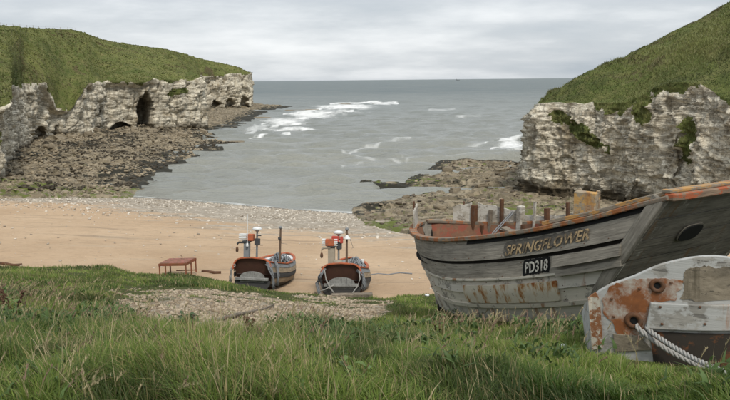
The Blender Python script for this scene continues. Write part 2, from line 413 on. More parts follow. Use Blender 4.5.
# ------------------------------------------------------------------ terrain: beach, bank, sea
WL = [onz(*q)[:2] for q in ((20, 193), (135, 197), (190, 201), (250, 206), (300, 210), (350, 213.5))]
WLx = np.array([-70]+[q[0] for q in WL]+[8, 30, 80]); WLy = np.array([89]+[q[1] for q in WL]+[73, 74, 74])
KB = .0918
def zbeach(X, Y):
    Yw = np.interp(X, WLx, WLy)
    z = KB*(Yw-Y)
    z = np.where(z < 0, np.maximum(z*.8, -5), z)
    return np.where(z > 5.2, 5.2+(z-5.2)*.3, z)
def raycast(px, py, fn, y0=3., y1=400.):
    d = ray(px, py); Y = np.geomspace(y0, y1, 3000); t = Y/d[1]
    P = CAMP+np.outer(t, d); g = P[:, 2]-fn(P[:, 0], P[:, 1]); k = int(np.argmax(g < 0)); return P[k]
EDGE = [raycast(x, y, zbeach) for x, y in ((-60, 266), (0, 267), (60, 269), (110, 268), (132, 275), (190, 276), (225, 281), (250, 287), (275, 292), (318, 295), (345, 299), (385, 300), (400, 298), (430, 297), (560, 292), (760, 285))]
Er = np.array([e[0]/e[1] for e in EDGE]); Ey = np.array([e[1] for e in EDGE]); Et = np.array([(H-e[2])/e[1] for e in EDGE])
def bankflat(X, Y):
    r = X/np.maximum(Y, 5.5); yb = np.interp(r, Er, Ey); tb = np.interp(r, Er, Et)
    h0 = (.425-tb)/(1/5.5-1/yb); s = .425-h0/5.5
    return np.where(Y > 5.5, H-h0-s*Y, H-2.3375+.09*np.clip(5.5-Y, 0, 5.5))
def zbank(X, Y):
    return bankflat(X, Y) + .15*fbm(X/2.2, Y/2.2, 0, 3, 3)*np.clip((Y-2)/4, 0, 1) + .10*fbm(X/6.5, Y/6.5, 0, 2, 9)*np.clip((Y-3)/5, 0, 1)

def build_beach():
    xs = np.arange(-90, 62, .5); ys = np.concatenate([np.arange(14, 95, .4), np.arange(95, 200, 4.)])
    X, Y = np.meshgrid(xs, ys); Z = zbeach(X, Y)
    amp = np.clip((np.interp(X, WLx, WLy)-Y)/6, 0, 1)
    Z = Z + amp*(.09*fbm(X/5, Y/2.6, 0, 3, 21)+.05*fbm(X/1.1, Y/1.1, 0, 3, 22))
    me = mk(np.stack([X, Y, Z], -1).reshape(-1, 3), gridfaces(len(ys), len(xs)), 'beach', True)
    d = (np.interp(X, WLx, WLy)-Y)
    w = np.interp(X, [-60, -28, -10, 0, 40], [10, 12, 19, 20, 20])
    attr(me, 'pebble', np.clip(1.15-d/w*.62, 0, 1.1)+np.where(d < 1.2, .1, 0)); attr(me, 'wet', np.clip(1-d/1.6, 0, 1))
    tag(obj('beach', me, MAT['beach']), kind='structure')
GRAV = [(112, 299), (150, 293), (200, 293), (262, 298), (300, 302), (345, 301), (388, 304), (384, 318), (335, 327), (300, 325), (262, 333), (215, 336), (170, 331), (128, 320)]
def gravelmask(X, Y, Z):
    px, py = proj(np.stack([X, Y, Z], -1)); d = segdist(px, py, GRAV, True); ins = inside(px, py, GRAV)
    return np.clip(.5+np.where(ins, d, -d)/22+.62*fbm(X/1.2, Y/1.6, 0, 4, 58)+.03, 0, 1)
def build_bank():
    xs = np.arange(-30, 30.01, .22); ys = np.concatenate([np.arange(-14, 2, .5), np.arange(2, 45, .2)])
    X, Y = np.meshgrid(xs, ys); Z = zbank(X, Y)
    me = mk(np.stack([X, Y, Z], -1).reshape(-1, 3), gridfaces(len(ys), len(xs)), 'bank', True)
    attr(me, 'gravel', np.where(Y > 3, gravelmask(X, np.maximum(Y, 3), Z), 0))
    tag(obj('grass_bank', me, MAT['bank']), kind='structure')
build_beach(); build_bank()

FOAM = [(262, 129, 28, 8, .70), (285, 122, 34, 7, .78), (312, 115, 38, 7, .84), (345, 107, 44, 4.2, .9), (383, 103.5, 20, 2.4, .8), (330, 112, 62, 8, .6), (262, 140, 24, 6, .28),
        (512, 147, 24, 8, .82), (500, 139.5, 28, 2.2, .5), (522, 134.5, 12, 1.4, .6), (470, 143, 12, 1.2, .35), (240, 131, 12, 5, .5), (268, 112, 16, 3, .45), (255, 137, 18, 2, .5)]
FLINE = [[(342, 152), (350, 154.5), (362, 157), (372, 158.5), (392, 161), (404, 164), (408, 161), (402, 157)], [(345, 155), (352, 152), (366, 148), (376, 147), (386, 143), (398, 140), (410, 139)],
         [(342, 168), (350, 165), (362, 163)], [(446, 157.5), (470, 156.5), (500, 156)], [(380, 186), (410, 184), (430, 181)],
         [(246, 134), (262, 130), (280, 126), (302, 124)], [(262, 124), (285, 120), (312, 117), (330, 116)], [(285, 114.5), (310, 111), (335, 108), (360, 106)], [(330, 104.5), (352, 103), (375, 102), (398, 103.5)], [(300, 119), (330, 113), (352, 110)], [(250, 139), (268, 136), (290, 134)], [(485, 143), (505, 140), (528, 137)], [(490, 150), (510, 147), (530, 144)], [(495, 155), (512, 152), (530, 150)], [(440, 148), (470, 146), (492, 141)], [(275, 131), (300, 129), (318, 131)], [(455, 118), (480, 116)], [(430, 110), (455, 109)]]
def build_sea():
    tans = np.concatenate([np.linspace(H/62, H/420, 330), np.linspace(H/420, H/70000, 90)[1:]])
    Yr = H/tans
    c = np.concatenate([-np.geomspace(7, .62, 26)[:-1], np.linspace(-.6, .36, 640), np.geomspace(.4, 7, 26)])
    Y, Cc = np.meshgrid(Yr, c, indexing='ij'); X = Y*Cc
    r = np.random.default_rng(4); Z = np.zeros_like(X)
    for k in range(22):
        lam = r.uniform(1.8, 15); th = r.normal(-math.pi/2+.12, .5); A = .019*lam**.72
        fade = np.clip(lam*34/Y, 0, 1)**1.5
        Z += A*fade*np.sin((X*math.cos(th)+Y*math.sin(th))*2*math.pi/lam+r.uniform(0, 6.3))
    px, py = proj(np.stack([X, Y, np.zeros_like(X)], -1))
    fo = np.zeros_like(X)
    for cx, cy, rx, ry, s in FOAM: fo = np.maximum(fo, s*np.exp(-1.1*(((px-cx)/rx)**2+((py-cy)/ry)**2)))
    pxw = px+2.2*fbm(px/13, py/5, 0, 4, 40); pyw = py+1.2*fbm(px/12, py/6, 0, 4, 41)
    trail = np.zeros_like(X)
    for ln in FLINE:
        if not (ln[0][0] < 335 and ln[0][1] < 140 or ln[0][0] > 480):
            trail = np.maximum(trail, np.exp(-(segdist(pxw, pyw, ln)/.8)**2)); continue
        fo = np.maximum(fo, (.78 if ln[0][0] < 335 and ln[0][1] < 140 or ln[0][0] > 480 else .72)*np.exp(-(segdist(pxw, pyw, ln)/1.4)**2))
    Yw = np.interp(X, WLx, WLy); fo = np.maximum(fo, .6*np.exp(-((Y-Yw-.6)/.9)**2))
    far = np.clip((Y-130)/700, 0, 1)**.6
    Z += .45*np.clip(fo-.45, 0, 1)*(vn(X/3, Y/2, 0, 8)*.5+.5)*np.clip((Y-110)/30, 0, 1)
    Z *= np.clip((Y-Yw)/14, .12, 1)
    me = mk(np.stack([X, Y, Z], -1).reshape(-1, 3), gridfaces(len(Yr), len(c)), 'sea', True)
    attr(me, 'foam', fo); attr(me, 'trail', trail); attr(me, 'far', far)
    tag(obj('sea', me, MAT['sea']), kind='structure')
build_sea()

# ------------------------------------------------------------------ cliffs and headlands
def column_arrays(stations, step):
    Fs = np.array([s[0] for s in stations], float); Ts = np.array([s[1] for s in stations], float); Cs = np.array([s[2] for s in stations], float)
    seg = np.maximum(np.hypot(*np.diff(Fs[:, :2], axis=0).T), .6*np.hypot(*np.diff(Ts[:, :2], axis=0).T)); S = np.concatenate([[0], np.cumsum(seg)])
    s = np.arange(0, S[-1], step)
    def I(A, k):
        o = np.stack([np.interp(s, S, A[:, i]) for i in range(3)], -1)
        n = int(k/step)
        if n > 1:
            w = np.hanning(n+2)[1:-1]; w /= w.sum(); pad = np.concatenate([np.repeat(o[:1], n, 0), o, np.repeat(o[-1:], n, 0)])
            o = np.stack([np.convolve(pad[:, i], w, 'same') for i in range(3)], -1)[n:-n]
        return o
    return s, S, I(Fs, 5.0), I(Ts, 4.0), I(Cs, 7.0)
def build_headland(stations, step, nface, nslope, side, seed, caves, patches, names, mats, bulge=2.2):
    s, S, Fp, Tp, Cp = column_arrays(stations, step); nc = len(s)
    tang = np.gradient(Fp[:, :2], axis=0); k = int(6/step); w = np.hanning(k+2)[1:-1]; w /= w.sum()
    tang = np.stack([np.convolve(np.pad(tang[:, i], k, 'edge'), w, 'same')[k:-k] for i in (0, 1)], -1)
    tang /= np.maximum(np.hypot(*tang.T), 1e-6)[:, None]
    nrm = np.stack([tang[:, 1], -tang[:, 0]], -1)*side          # seaward
    rows = []; grass = []
    Ttop = Tp.copy(); Ttop[:, 2] += .8*fbm(s/5, 0*s, 0, 3, seed+3)
    for i in range(nface):
        t = i/(nface-1); P = Fp+(Ttop-Fp)*np.array([1, 1, 1])*t
        P[:, 2] = -1.2+(Ttop[:, 2]+1.2)*t
        z = P[:, 2]; w1 = fbm(s/15, z/26, 0, 3, seed)*bulge*1.4
        rid = -np.abs(vn(s/5.5+.4*vn(z/4, s/9, 0, seed+6), z/18, 0, seed+1))*(2.0 if side > 0 else 1.3)
        rid2 = -np.abs(vn(s/2.1, z/7, 0, seed+11))*.8
        f1, f2, cid = worley(s/(1.7 if side > 0 else 2.0), z/(2.3 if side > 0 else 1.1)+.3*vn(s/4, z/4, 0, seed+2), seed); crack = -.45*np.exp(-((f2-f1)/.12)**2)
        h1, h2, cidv = worley(s/(1.9 if side > 0 else 1.5)+.15*vn(s/2, z/2, 0, seed+41), z/(7.5 if side > 0 else 3.2), seed+40)
        f1b, f2b, cidb = worley(s/.8, z/.5, seed+5)
        bed = (.10 if side > 0 else .09)*vn(s/26, z/.55, 0, seed+4)+.08*vn(s/9, z/.3, 0, seed+7)
        rid2 = rid2-(.9 if side > 0 else .5)*np.exp(-(np.abs(vn(s/3.3+.25*vn(z/2, s/5, 0, seed+14), z/11, 0, seed+13))/.07)**2)
        d = w1+rid*(.8 if side > 0 else .55)+rid2*(1 if side > 0 else .6)+(cidv-.5)*(1.4 if side > 0 else .55)-(.5 if side > 0 else .3)*np.exp(-((h2-h1)/.09)**2)+(cid-.5)*(.55 if side > 0 else .32)+crack*(1 if side > 0 else .6)+(cidb-.5)*.3-.14*np.exp(-((f2b-f1b)/.12)**2)+bed
        edge = np.sin(np.clip(t, 0, 1)*math.pi)**.0 if t < .9 else max(.25, (1-t)/.1)
        d = d*edge
        d += np.where(z < 2.0, -.25*np.clip((2.0-z)/1.2, 0, 1)*(.5+.5*vn(s/3, 0*s, 0, seed+8)), 0)
        cv = np.zeros(nc)
        for (cs, hw, ht, dep) in caves:
            wob = .35*vn(z/1.6, s/3, 0, seed+int(cs)); prof = np.clip(1-(np.maximum(z, 0)/ht)**2.2, 0, 1)**.6
            cv = cv+dep*sst(0, .4, prof*hw*(1+wob)-np.abs(s-cs-wob*hw*.3))*(z < ht)
        vd = P[:, :2]/np.hypot(*P[:, :2].T)[:, None]
        P[:, :2] += nrm*d[:, None]+(vd*.8-nrm*.3)*cv[:, None]
        rows.append(P)
        g = (z-Ttop[:, 2])/1.0+2.6*fbm(s/3.6, z/9, 0, 4, seed+20)+.6*vn(s/.8, z/1.2, 0, seed+21)-.25
        g = np.where(z-Ttop[:, 2] > -3.2, g, -9.)
        for (ps, pz, hw, hh, tilt) in patches:
            q = ((s-ps)/hw)**2+((z-pz-tilt*(s-ps))/hh)**2
            g = np.maximum(g, 1.1-q*1.3+1.0*fbm(s/1.3, z/1.0, 0, 4, seed+22)-.3)
        grass.append(g > 0)
    top = rows[-1].copy(); kw = int(14/step); ww = np.hanning(kw+2)[1:-1]; ww /= ww.sum(); Tw = np.stack([np.convolve(np.pad(Tp[:, i], kw, 'edge'), ww, 'same')[kw:-kw] for i in range(3)], -1)
    for i in range(1, nslope):
        t = (i/(nslope-1)); kk = min(t*5, 1); tp2 = top*(1-kk)+Tw*kk; P = tp2+(Cp-tp2)*t
        sl = np.hypot(*(Cp-top)[:, :2].T)
        hump = np.sin(math.pi*t)
        P[:, 2] += hump*np.clip(sl*.03, 0, 1.6) + hump**.5*(1.5*fbm(P[:, 0]/13, P[:, 1]/13, 0, 4, seed+30)+(.9 if side > 0 else .9)*(.35-np.abs(vn(s/17+t*.8, t*1.3, 0, seed+36)))+.42*vn(P[:, 0]/2.6, P[:, 1]/2.6, 0, seed+31)+.22*vn(P[:, 0]/1.0, P[:, 1]/1.0, 0, seed+32))
        # narrow terraces that sheep paths and slips leave on the slope
        P[:, 2] += hump*.25*vn(s/30, t*sl/2.6+.6*vn(s/12, t*3, 0, seed+33), 0, seed+34)
        P[:, 2] += np.clip((t-.8)/.2, 0, 1)*.35*fbm(P[:, 0]/3, P[:, 1]/3, 0, 3, seed+35)
        rows.append(P); grass.append(np.ones(nc, bool))
    inl = -nrm
    for dd, dz in ((8, .3), (25, .2), (80, 0), (260, -3)):
        P = Cp.copy(); P[:, 0] -= side*dd; P[:, 1] += .1*dd; P[:, 2] += dz; rows.append(P); grass.append(np.ones(nc, bool))
    V = np.concatenate(rows); G = np.array(grass); nr = len(rows)
    Fc = gridfaces(nr, nc)
    gf = (G[:-1, :-1].astype(int)+G[1:, :-1]+G[:-1, 1:]+G[1:, 1:]).ravel() >= 3
    objs = []
    for sel, nm, mt in ((~gf, names[0], mats[0]), (gf, names[1], mats[1])):
        f = Fc[sel]; u, inv = np.unique(f, return_inverse=True)
        if side > 0: inv = inv.reshape(f.shape)
        else: inv = inv.reshape(f.shape)[:, ::-1]
        objs.append(tag(obj(nm, mk(V[u], inv.reshape(f.shape), nm, nm != 'chalk_cliff'), mt), kind='structure'))
    return dict(V=V.reshape(nr, nc, 3), G=G, nface=nface, S=S, s=s)
A3 = lambda x, y, z=1.0: (x, y, z)
def AY(px, py, Y): return tuple(aty(px, py, Y))
LEFT = [  # foot, cliff edge, crest
    (A3(-49, 66), A3(-53, 68, 9.0), AY(-130, 10, 120)),
    (A3(-44, 80), AY(-14, 120, 82), AY(-50, 20, 138)),
    (A3(-41.8, 86), AY(0, 113, 89), AY(-14, 25, 152)),
    (A3(-40.7, 90), AY(18, 100, 93), AY(2, 26, 165)),
    (A3(-45, 100), A3(-46.5, 101, 11.8), AY(12, 27, 173)),
    (A3(-66, 148), A3(-66.5, 149, 12.6), AY(28, 28, 184)),
    (A3(-66, 159.4), AY(49, 84, 160.6), AY(46, 29, 195)),
    (A3(-64.6, 164), AY(60, 109, 165.5), AY(58, 29, 201)),
    (A3(-64.0, 168), AY(72, 110, 169.5), AY(68, 29.5, 206)),
    (A3(-63.2, 171), AY(84, 86, 172.5), AY(78, 30, 212)),
    (A3(-62.5, 186), AY(106, 83, 187.5), AY(92, 36, 240)),
    (A3(-54.5, 189.5), AY(145, 80, 191.5), AY(108, 41, 268)),
    (A3(-43.5, 203), AY(203, 79, 205), AY(133, 45, 290)),
    (A3(-44.5, 214), A3(-46.5, 214, 14.0), AY(140, 46, 300)),
    (A3(-62, 290), A3(-64, 290, 15.5), AY(166, 49, 320)),
    (A3(-70, 338), AY(203, 76, 340), AY(193, 56.5, 346)),
    (A3(-51.5, 358), AY(251, 73, 359.5), AY(240, 67.5, 366)),
    (A3(-52, 374), A3(-53.5, 373, 17), AY(241, 68.5, 376)),
    (A3(-82, 402), A3(-84, 401, 18), AY(215, 64, 400))]
LS = column_arrays(LEFT, .5)[1]
def ls(i, f=0.0): return LS[i]+(LS[i+1]-LS[i])*f if i+1 < len(LS) else LS[i]
capes_left = [(ls(11, .10), 3.0, 10.8, 14), (ls(10, .35), 2.6, 3.2, 4), (ls(10, -.1) if False else ls(9, .85), .7, 8, 3), (ls(6, -.02), 1.2, 4.0, 4), (ls(5, .45), 1.5, 3, 3),
    (ls(15, .28), 2.4, 5.0, 5), (ls(15, .55), 2.2, 5.5, 5), (ls(15, .82), 2.6, 6.5, 6), (ls(16, .2), 2.2, 8, 4), (ls(7, .5), .8, 4, 2), (ls(2, .7), 1.2, 1.8, 2)]
LH = build_headland(LEFT, .36, 66, 84, 1, 100, capes_left, [(ls(2, .3), 7.5, 5, 2.4, -.1), (ls(12, -.25) if False else ls(11, .6), 10.5, 5, 1.2, .1)], ('chalk_cliff', 'headland_grass'), (MAT['chalk'], MAT['hill']))
RIGHT = [
    (A3(36, 130), A3(37.5, 130, 11), A3(52, 125, 17)),
    (A3(24, 102), A3(25, 102, 10.2), A3(33, 104, 14)),
    (A3(18.4, 84.5), AY(536, 105, 85), AY(540, 101, 87.5)),
    (A3(18.4, 81.5), AY(540, 103, 83), AY(556, 89, 88.5)),
    (A3(22.5, 78.5), AY(575, 104, 80.5), AY(590, 72, 91)),
    (A3(25, 76), AY(600, 101, 78.5), AY(612, 63, 93)),
    (A3(27.2, 73.6), AY(628, 106, 75.6), AY(635, 51, 95)),
    (A3(28.6, 71), AY(652, 88, 73.6), AY(660, 37.5, 96)),
    (A3(30, 68.5), AY(681, 87, 70.5), AY(690, 23, 96)),
    (A3(32.5, 64), AY(730, 95, 65.5), AY(732, 2, 95)),
    (A3(37, 57), AY(800, 100, 58.5), AY(810, -34, 92)),
    (A3(48, 48), A3(50, 49, 12), A3(75, 70, 27))]
RS = column_arrays(RIGHT, .5)[1]
def rs(i, f=0.0): return RS[i]+(RS[i+1]-RS[i])*f
RH = build_headland(RIGHT, .17, 90, 120, -1, 300, [(rs(8, .0), .9, 8, 2.0), (rs(6, .3), 1.2, 3, 1.5), (rs(4, .3), 1.0, 2.0, 1.2)],
    [(rs(4, .35), 7.3, 3.7, 1.25, -.42), (rs(3, .5), 8.9, 1.6, .8, -.1), (rs(6, .8), 9.8, 1.2, 1.6, 0), (rs(8, .15), 7.5, .9, 2.6, 0)], ('chalk_cliff', 'headland_grass'), (MAT['chalk'], MAT['hill2']), 1.5)

def blades_mesh(base, hgt, wid, lean, az, tint, nseg=3, droop=1.0):
    """curved tapering blades; base (n,3), lean 0..1, az radians, tint (n,3)"""
    n = len(base); ts = np.linspace(0, 1, nseg+1); V = []; 
    dx, dy = np.cos(az), np.sin(az); wx, wy = -dy, dx
    tw = rng.uniform(-1, 1, n); wx2 = np.cos(az+1.57+tw); wy2 = np.sin(az+1.57+tw)
    for i, t in enumerate(ts):
        off = lean*hgt*(t**2)*droop; z = hgt*(t-.32*lean*t*t*t)
        c = base+np.stack([dx*off, dy*off, z], -1); w = wid*.5*(1-t)**.75 if t < 1 else 0*wid
        if i < nseg:
            V.append(c+np.stack([wx2*w, wy2*w, 0*w], -1)); V.append(c-np.stack([wx2*w, wy2*w, 0*w], -1))
        else: V.append(c)
    V = np.stack(V, 1); k = V.shape[1]; b = np.arange(n)[:, None]*k
    tris = []
    for i in range(nseg-1):
        tris += [[2*i, 2*i+1, 2*i+3], [2*i, 2*i+3, 2*i+2]]
    tris += [[2*nseg-2, 2*nseg-1, 2*nseg]]
    Fc = (b[:, None, :]+np.array(tris)[None, :, :]).reshape(-1, 3)
    return V.reshape(-1, 3), Fc, np.repeat(tint, k, 0)
def join_blades(lst):
    v = []; f = []; t = []; n = 0
    for a, b, c in lst: v.append(a); f.append(b+n); t.append(c); n += len(a)
    return np.concatenate(v), np.concatenate(f), np.concatenate(t)
def slope_grass(Hd, n, hmin, hmax, wid, name, label, seed, colmin=0, colmax=None, lo=(.105, .135, .04), hi=(.225, .235, .085)):
    r = np.random.default_rng(seed); V = Hd['V']; G = Hd['G']; nf = Hd['nface']; nr, nc, _ = V.shape
    area = np.linalg.norm(np.cross(V[1:, :-1]-V[:-1, :-1], V[:-1, 1:]-V[:-1, :-1]), axis=-1)
    d = np.linalg.norm(V[:-1, :-1]-CAMP, axis=-1)
    w = area*(G[:-1, :-1] & G[1:, 1:])/np.maximum(d, 40)**1.4
    # fewer blades where the slope is seen edge-on
    nv = np.cross(V[1:, :-1]-V[:-1, :-1], V[:-1, 1:]-V[:-1, :-1]); vv = V[:-1, :-1]-CAMP; w *= np.clip(np.abs((nv*vv).sum(-1))/np.maximum(np.linalg.norm(nv, axis=-1)*np.linalg.norm(vv, axis=-1), 1e-9)*4, .03, 1)
    w[-4:] = 0; w[-6:-4] *= 3
    pick = r.choice(w.size, n, p=(w/w.sum()).ravel()); i, j = np.divmod(pick, nc-1)
    a, b = r.random(n)[:, None], r.random(n)[:, None]
    P = V[i, j]*(1-a)*(1-b)+V[i, j+1]*a*(1-b)+V[i+1, j]*(1-a)*b+V[i+1, j+1]*a*b
    P[:, 2] -= .05
    patch = np.clip(.5+1.4*fbm(P[:, 0]/12, P[:, 1]/12, P[:, 2]/4, 5, seed), 0, 1)[:, None]; q = r.random(n)[:, None]
    mixv = np.clip(patch*1.0+q*.22-.12, 0, 1); t = np.array(lo)*(1-mixv)+np.array(hi)*mixv
    br = r.random(n) < .1; t[br] = np.array((.22, .20, .09))
    dk = fbm(P[:, 0]/6, P[:, 1]/6, P[:, 2]/3, 4, seed+4) < -.2; t[dk] *= .6
    bs = fbm(P[:, 0]/14, P[:, 1]/14, P[:, 2]/5, 4, seed+6) > .34; t[bs] = t[bs]*.35+np.array((.17, .135, .075))*.65
    h = r.uniform(hmin, hmax, n)*(.6+.8*patch[:, 0]); dist = np.linalg.norm(P-CAMP, axis=1)
    bl = blades_mesh(P, h, wid*dist/100*r.uniform(.7, 1.4, n), r.uniform(.2, .9, n), r.uniform(0, 6.28, n), t, 2)
    me = mk(bl[0], bl[1], name, False); cattr(me, 'tint', bl[2])
    tag(obj(name, me, MAT['grass']), label, 'grass', kind='stuff')
slope_grass(LH, 34000, .12, .34, .20, 'hill_grass', 'rough green grass covering the far left headland slope', 7)
slope_grass(RH, 80000, .16, .38, .10, 'hill_grass', 'rough green grass covering the steep right hillside above chalk', 8)

# ------------------------------------------------------------------ rocky foreshore
def ico(sub):
    t = (1+5**.5)/2; v = [(-1, t, 0), (1, t, 0), (-1, -t, 0), (1, -t, 0), (0, -1, t), (0, 1, t), (0, -1, -t), (0, 1, -t), (t, 0, -1), (t, 0, 1), (-t, 0, -1), (-t, 0, 1)]
    f = [(0, 11, 5), (0, 5, 1), (0, 1, 7), (0, 7, 10), (0, 10, 11), (1, 5, 9), (5, 11, 4), (11, 10, 2), (10, 7, 6), (7, 1, 8), (3, 9, 4), (3, 4, 2), (3, 2, 6), (3, 6, 8), (3, 8, 9), (4, 9, 5), (2, 4, 11), (6, 2, 10), (8, 6, 7), (9, 8, 1)]
    v = [np.array(q)/np.linalg.norm(q) for q in v]
    for _ in range(sub):
        c = {}; nf = []
        def mid(a, b):
            k = (min(a, b), max(a, b))
            if k not in c: m = v[a]+v[b]; v.append(m/np.linalg.norm(m)); c[k] = len(v)-1
            return c[k]
        for a, b, d in f:
            x, y, z = mid(a, b), mid(b, d), mid(d, a); nf += [(a, x, z), (b, y, x), (d, z, y), (x, y, z)]
        f = nf
    return np.array(v), np.array(f)
def rock_variant(seed, sub=1, block=.55):
    v, f = ico(sub); r = np.random.default_rng(seed)
    q = np.sign(v)*np.abs(v)**block; q *= 1+.22*vn(v[:, 0]*2+seed, v[:, 1]*2, v[:, 2]*2, seed)[:, None]
    q += r.normal(0, .05, q.shape)
    return q/np.abs(q).max(), f
def scatter_stones(P, size, flat, tint, seed, sub=0, nvar=8):
    r = np.random.default_rng(seed); n = len(P); Vs = []; Fs = []; Ts = []; o = 0; which = r.integers(0, nvar, n)
    for k in range(nvar):
        v, f = rock_variant(seed*10+k, sub); idx = np.where(which == k)[0]; m = len(idx)
        if m == 0: continue
        az = r.uniform(0, 6.28, m); ca, sa = np.cos(az), np.sin(az); sc3 = size[idx][:, None]*np.stack([r.uniform(.7, 1.3, m), r.uniform(.6, 1.0, m), flat*r.uniform(.6, 1.3, m)], -1)
        q = v[None]*sc3[:, None, :]; tl = r.normal(0, .2, m)
        z2 = q[..., 2]+q[..., 0]*tl[:, None]
        q = np.stack([q[..., 0]*ca[:, None]-q[..., 1]*sa[:, None], q[..., 0]*sa[:, None]+q[..., 1]*ca[:, None], z2], -1)+P[idx][:, None, :]
        Vs.append(q.reshape(-1, 3)); Fs.append((f[None]+np.arange(m)[:, None, None]*len(v)).reshape(-1, 3)+o); Ts.append(np.repeat(tint[idx], len(v), 0)); o += m*len(v)
    return np.concatenate(Vs), np.concatenate(Fs), np.concatenate(Ts)
LPOLY = [(-27, 84), (-28.1, 95.5), (-29.8, 105.7), (-29.3, 127.3), (-30.3, 145.8), (-25.3, 156.6), (-31, 170), (-35.5, 183), (-39, 195), (-36, 224), (-40, 290), (-42.6, 346), (-36, 386), (-60, 396), (-90, 380), (-90, 300), (-60, 215), (-85, 180), (-80, 140), (-56, 100), (-50, 78), (-36, 82)]
LWATER = LPOLY[:13]
RB = [raycast(x, y, zbeach) for x, y in ((356, 216), (366, 225), (395, 232), (440, 238), (500, 240))]
RPOLY = [tuple(onz(*q)[:2]) for q in ((352, 210), (362, 206), (381, 203), (402, 200.5), (420, 193), (414, 189.5), (404, 188.2), (380, 185.5), (360, 182.8), (362, 181.4), (385, 182.5), (404, 184.2), (410, 179), (421, 174), (430, 169), (434, 164.5), (441, 161.5), (466, 160), (485, 161.5), (499, 160.5), (529, 165))] + [(27, 116), (40, 110), (40, 60), (25, 52)] + [tuple(p[:2]) for p in RB[::-1]]
RWATER = RPOLY[:21]
def zleft(X, Y):
    ins = inside(X, Y, LPOLY); d = segdist(X, Y, LWATER); db = segdist(X, Y, LPOLY, True)
    b = np.where(ins, np.minimum(.10+.07*d, 1.5), -.35*db)
    f1, f2, c1 = worley(X/.95, Y/1.3, 61); g1, g2, c2 = worley(X/6, Y/7, 62)
    blk = (c1-.45)*.5+(c2-.5)*.6-.3*np.exp(-((f2-f1)/.15)**2)
    k = np.where(ins, np.clip(d/5, .35, 1), .35)
    return b+blk*k+.35*fbm(X/14, Y/14, 0, 3, 63), d, c1
def zright(X, Y):
    ins = inside(X, Y, RPOLY); d = segdist(X, Y, RWATER); db = segdist(X, Y, RPOLY, True)
    zb = np.maximum(zbeach(X, Y), 0)
    b = np.where(ins, np.minimum(.22+.05*np.minimum(d, db*1.0), .6)+zb*.97, zb-.28*db)
    f1, f2, c1 = worley(X/2.0, Y/1.1+.25*X, 71); g1, g2, c2 = worley(X/7, Y/4.5, 72)
    blk = (c1-.5)*.42+(c2-.55)*.5-.16*np.exp(-((f2-f1)/.15)**2)
    k = np.where(ins, np.clip(db/2.0, .25, 1), .2)
    return b+blk*k+.12*fbm(X/1.2, Y/1.2, 0, 3, 73), np.where(ins, d, -db), db
